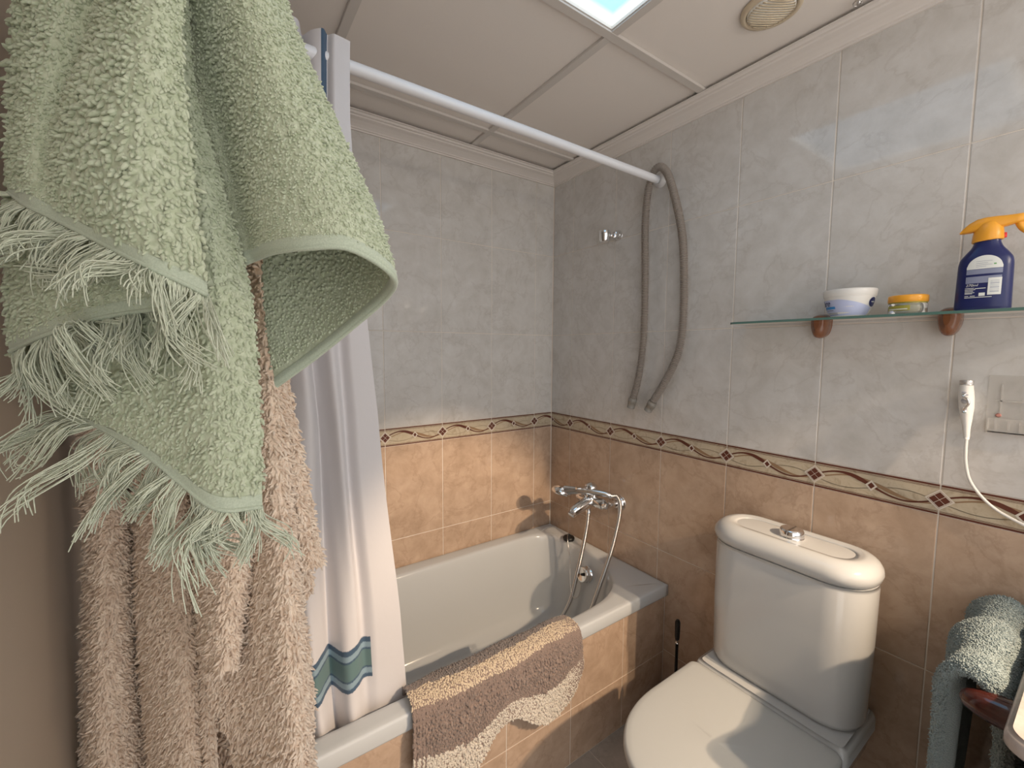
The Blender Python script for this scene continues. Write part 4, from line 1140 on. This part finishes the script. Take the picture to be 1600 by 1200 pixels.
# hem band of the flap, folded over the edge on both faces
mb = MB()
for s in (1, -1):
    E = P[-1]; U = P[-1]-P[-4]; U /= np.linalg.norm(U, axis=1, keepdims=True); n = N[-1]*s
    mb.grid(np.stack([E-U*.0075+n*.0022, E-U*.004+n*.0030, E+U*.0008+n*.0024, E+U*.0014]))
mb.tube(P[-1]+(P[-1]-P[-4])/np.linalg.norm(P[-1]-P[-4], axis=1, keepdims=True)*.0006, .0022, 8)
mb.build('hem', [M['green_hem']], t_tow)

E, U, n = hem_strip(C1, t_tow)
fringe(E, t_tow, [(-1.0, .45, 1.25), (-.8, .8, 1.1), (-.35, 1, .9), (-.75, .8, .95), (-.3, 1, .8), (.1, 1, 1.0), (.5, 1, .9)], .034, 24, 20, 3)
E, U, n = hem_strip(C2, t_tow)
fringe(E, t_tow, [(.35, 1, 1.25), (.6, 1, 1.3), (1, .75, 1.35), (1, .8, 1.2), (.6, 1, .9)], .034, 17, 22, 5)
E, U, n = hem_strip(C3, t_tow)
fringe(E, t_tow, [(-1, .35, 1.35), (-.95, .65, 1.35), (-.7, .9, 1.2), (-.6, .9, 1.15), (-.35, 1, 1.1), (0, 1, 1.0), (.2, 1, 1.0)], .034, 27, 20, 9)

# fleece robe
t_rob = thing('fleece_robe', 'cream fluffy fleece bathrobe hanging in folds behind the green towel', 'bathrobe', tuple(at(250, -250, .50)))
def fleece(name, rows, sp=.0039, tl=1.7, tr=.50, th=.010, nu=90, nv=70):
    C = sheet_from(rows); P = surf(C, nu, nv); N = face_cam(P, normals(P))
    mb = MB(); thick_sheet(mb, P, N, th)
    p, n, d, cell, u, v = scatter(C, sp, 1.0, jit=.48)
    k = len(p); dd = d*.8+rng.normal(size=p.shape)*.55
    cell = np.clip(cell, sp*.85, sp*1.6)
    tufts(mb, p+n*th*.5, n, dd, cell*tl*rng.uniform(.5, 1.3, k), cell*tr*rng.uniform(.7, 1.2, k), curl=.70)
    # shaggy edges
    for e in (0, -1):
        q = P[:, e]; kk = len(q)*5; ii = rng.uniform(0, len(q)-1.01, kk); i0 = ii.astype(int); qq = q[i0]+(q[i0+1]-q[i0])*(ii-i0)[:, None]
        out = (P[:, e]-P[:, 1 if e == 0 else -2])[i0]; out /= np.linalg.norm(out, axis=1, keepdims=True)
        tufts(mb, qq+N[:, e][i0]*rng.uniform(-.5, .5, (kk, 1))*th, out, np.array([[0, 0, -1.0]]).repeat(kk, 0)+rng.normal(size=(kk, 3))*.4, sp*tl*1.0*rng.uniform(.4, 1.2, kk), np.full(kk, sp*tr*.8), curl=.5)
    return mb.build(name, [M['fleece']], t_rob)
def rr_(y, xs, ds): return [(x, y, d) for x, d in zip(xs, ds)]
dL = [.580, .530, .548, .590, .540, .522, .518, .545, .520]
fleece('left_front_panel', [
    rr_(-250, [215, 222, 230, 238, 246, 252, 258, 264, 270], [.53]*9),
    rr_(250, [110, 135, 165, 190, 215, 245, 265, 285, 305], [d-.02 for d in dL]),
    rr_(600, [128, 155, 180, 205, 228, 258, 278, 298, 312], dL),
    rr_(850, [143, 162, 188, 212, 232, 262, 285, 303, 315], dL),
    rr_(1050, [138, 160, 190, 220, 240, 272, 296, 314, 325], dL),
    rr_(1200, [136, 160, 192, 236, 252, 280, 302, 320, 334], dL),
    rr_(1500, [120, 150, 190, 240, 270, 300, 320, 340, 355], dL)])
fleece('right_front_panel', [
    rr_(-250, [236, 243, 250, 257, 264, 271, 278], [.52]*7),
    rr_(300, [290, 310, 330, 350, 372, 388, 405], [.52, .50, .49, .475, .465, .462, .48]),
    rr_(600, [310, 335, 360, 385, 405, 420, 436], [.52, .50, .485, .47, .458, .455, .475]),
    rr_(820, [355, 368, 385, 405, 425, 440, 452], [.52, .505, .485, .470, .458, .455, .475]),
    rr_(960, [352, 372, 392, 412, 436, 452, 466], [.51, .500, .485, .468, .457, .455, .478]),
    rr_(1060, [332, 362, 392, 418, 442, 462, 478], [.49, .488, .480, .466, .455, .455, .480]),
    rr_(1180, [372, 392, 410, 432, 450, 468, 482], [.50, .49, .475, .463, .455, .455, .480]),
    rr_(1500, [420, 430, 440, 452, 462, 472, 486], [.50, .49, .475, .463, .455, .455, .480])])
fleece('back_panel', [
    rr_(-250, [225, 240, 255, 270], [.56]*4),
    rr_(500, [170, 250, 330, 420], [.62]*4),
    rr_(900, [200, 280, 370, 440], [.63, .62, .62, .62]),
    rr_(1500, [220, 300, 390, 460], [.63, .62, .62, .62])], sp=.006)
fleece('lapel', [
    rr_(-250, [240, 250, 260, 268], [.51]*4),
    rr_(400, [300, 320, 340, 352], [.48, .462, .458, .475]),
    rr_(700, [308, 335, 368, 392], [.478, .458, .452, .470]),
    rr_(860, [316, 340, 368, 388], [.475, .456, .450, .468]),
    rr_(960, [322, 338, 358, 370], [.470, .455, .450, .465]),
    rr_(1045, [334, 344, 354, 358], [.462, .453, .450, .458])], nv=40)
fleece('sleeve', [
    rr_(-200, [262, 272, 282, 290], [.53]*4),
    rr_(400, [372, 388, 404, 420], [.52, .502, .500, .515]),
    rr_(600, [392, 410, 430, 445], [.52, .500, .497, .515]),
    rr_(750, [415, 436, 458, 473], [.52, .500, .495, .512]),
    rr_(850, [428, 450, 475, 490], [.52, .500, .495, .512]),
    [(440, 890, .52), (458, 886, .502), (480, 884, .498), (497, 878, .510)]], nv=40)
fleece('belt_end', [
    rr_(860, [435, 452, 468], [.53, .52, .53]),
    rr_(912, [440, 462, 484], [.53, .515, .53]),
    rr_(942, [440, 450, 462], [.53, .52, .53])], nu=30, nv=24)

# the spotlight fitting above the basin whose two bulbs light the bath (seen as glints in the tiles)
t = thing('basin_spotlight', 'chrome two-bulb spotlight bar on the wall above the wash basin', 'spotlight', (0, -2.26, 1.76))
mb = MB(); mb.box((-.02, -2.36, 1.72), (-.0002, -2.16, 1.80), 0, .004)
mb.tube([(-.02, -2.30, 1.76), (-.10, -2.31, 1.77), (-.17, -2.325, 1.775)], .007, 10); mb.tube([(-.02, -2.24, 1.74), (-.15, -2.25, 1.735), (-.30, -2.265, 1.735)], .007, 10)
mb.build('arm', [M['chrome']], t)
bulb = mat('warm_bulb', (1, .9, .8), .4, emis=(1.0, .86, .68), es=260.0)
for lp, ap in (((-.17, -2.28, 1.76), (-.60, -.5, .40)), ((-.30, -2.22, 1.72), (-.66, -.5, .45))):
    lp = np.array(lp); dv_ = np.array(ap)-lp; dv_ /= np.linalg.norm(dv_)
    mb = MB(); disc(mb, lp-dv_*.050, dv_, [(.010, -.045), (.022, -.040), (.030, -.004), (.0295, .006), (.027, .006), (.024, -.002)], 28); mb.build('shade', [M['chrome']], t)
    mb = MB(); disc(mb, lp-dv_*.050, dv_, [(.0225, .0), (.0215, .005), (.012, .010), (.001, .012)], 24); mb.build('bulb', [bulb], t)

# coat hooks on the door leaf, above the frame
for nm, p, lab_ in (('coat_hook', at(222, -335, .38), 'chrome hook on the door leaf carrying the green towel'), ('coat_hook', at(250, -255, .52), 'chrome hook on the door leaf carrying the fleece robe')):
    t = thing(nm, lab_, 'hook', (-1.58, p[1], p[2]))
    mb = MB(); mb.lathe([(.022, 0), (.022, .005), (.010, .010)], (0, 0, 0), 'x', 20)
    mb.v[-1] = mb.v[-1]+np.array([-1.58, p[1], p[2]]); mb.build('plate', [M['chrome']], t)
    mb = MB(); mb.tube(cr_spline([(-1.576, p[1], p[2]), ((p[0]-1.58)/2, p[1], p[2]-.005), (p[0], p[1], p[2]), (p[0]+.012, p[1], p[2]+.02)], 16), .005, 10); mb.build('arm', [M['chrome']], t)

# =================================================================== sub-parts: small pieces belong to the part that carries them
def nest(root_name, pairs):
    for o in list(COL.objects):
        if o.parent is None and o.name.split('.')[0] == root_name:
            kids = {c.name.split('.')[0]: c for c in o.children}
            for part, subs in pairs.items():
                if part not in kids: continue
                for c in list(o.children):
                    if c.name.split('.')[0] in subs:
                        c.parent = kids[part]; c.matrix_parent_inverse = Matrix()
nest('toilet', {'flush_button': ['button_cap'], 'cistern_lid': ['maker_mark'], 'lid': ['hinge']})
nest('bathtub', {'overflow_cover': ['screw']})
nest('drain_hose', {'tubing': ['cuff']})
nest('cream_tub', {'label': ['blue_flash', 'small_print', 'lettering'], 'roundel': ['roundel_lettering']})
nest('small_jar', {'label': ['label_line'], 'glass': ['contents', 'neck']})
nest('spray_bottle', {'arched_label': ['label_print', 'leaf_mark'], 'barcode_panel': ['barcode_lines'], 'spray_head': ['trigger', 'lock_tab'], 'bottle': ['grey_label_band', 'grey_label_panel', 'small_print', 'volume_lettering']})
nest('wall_handset', {'body': ['button', 'print', 'cap']})
nest('ceiling_light_panel', {'frame': []})
nest('round_downlight', {'lens': ['rib']})
for o in COL.objects:
    n = o.name.split('.')[0]
    if o.parent is not None:
        if n == 'trigger': o['label'] = 'orange curved trigger lever'
        if n == 'lock_tab': o['label'] = 'small red locking tab'
        if n == 'rolled_flap': o['label'] = 'right edge of the towel rolled into an open cone'
        if n == 'pile' : o['label'] = 'looped pile in wavy brown, sand and cream stripes'
        if n == 'flush_button': o['label'] = 'round chrome push button'
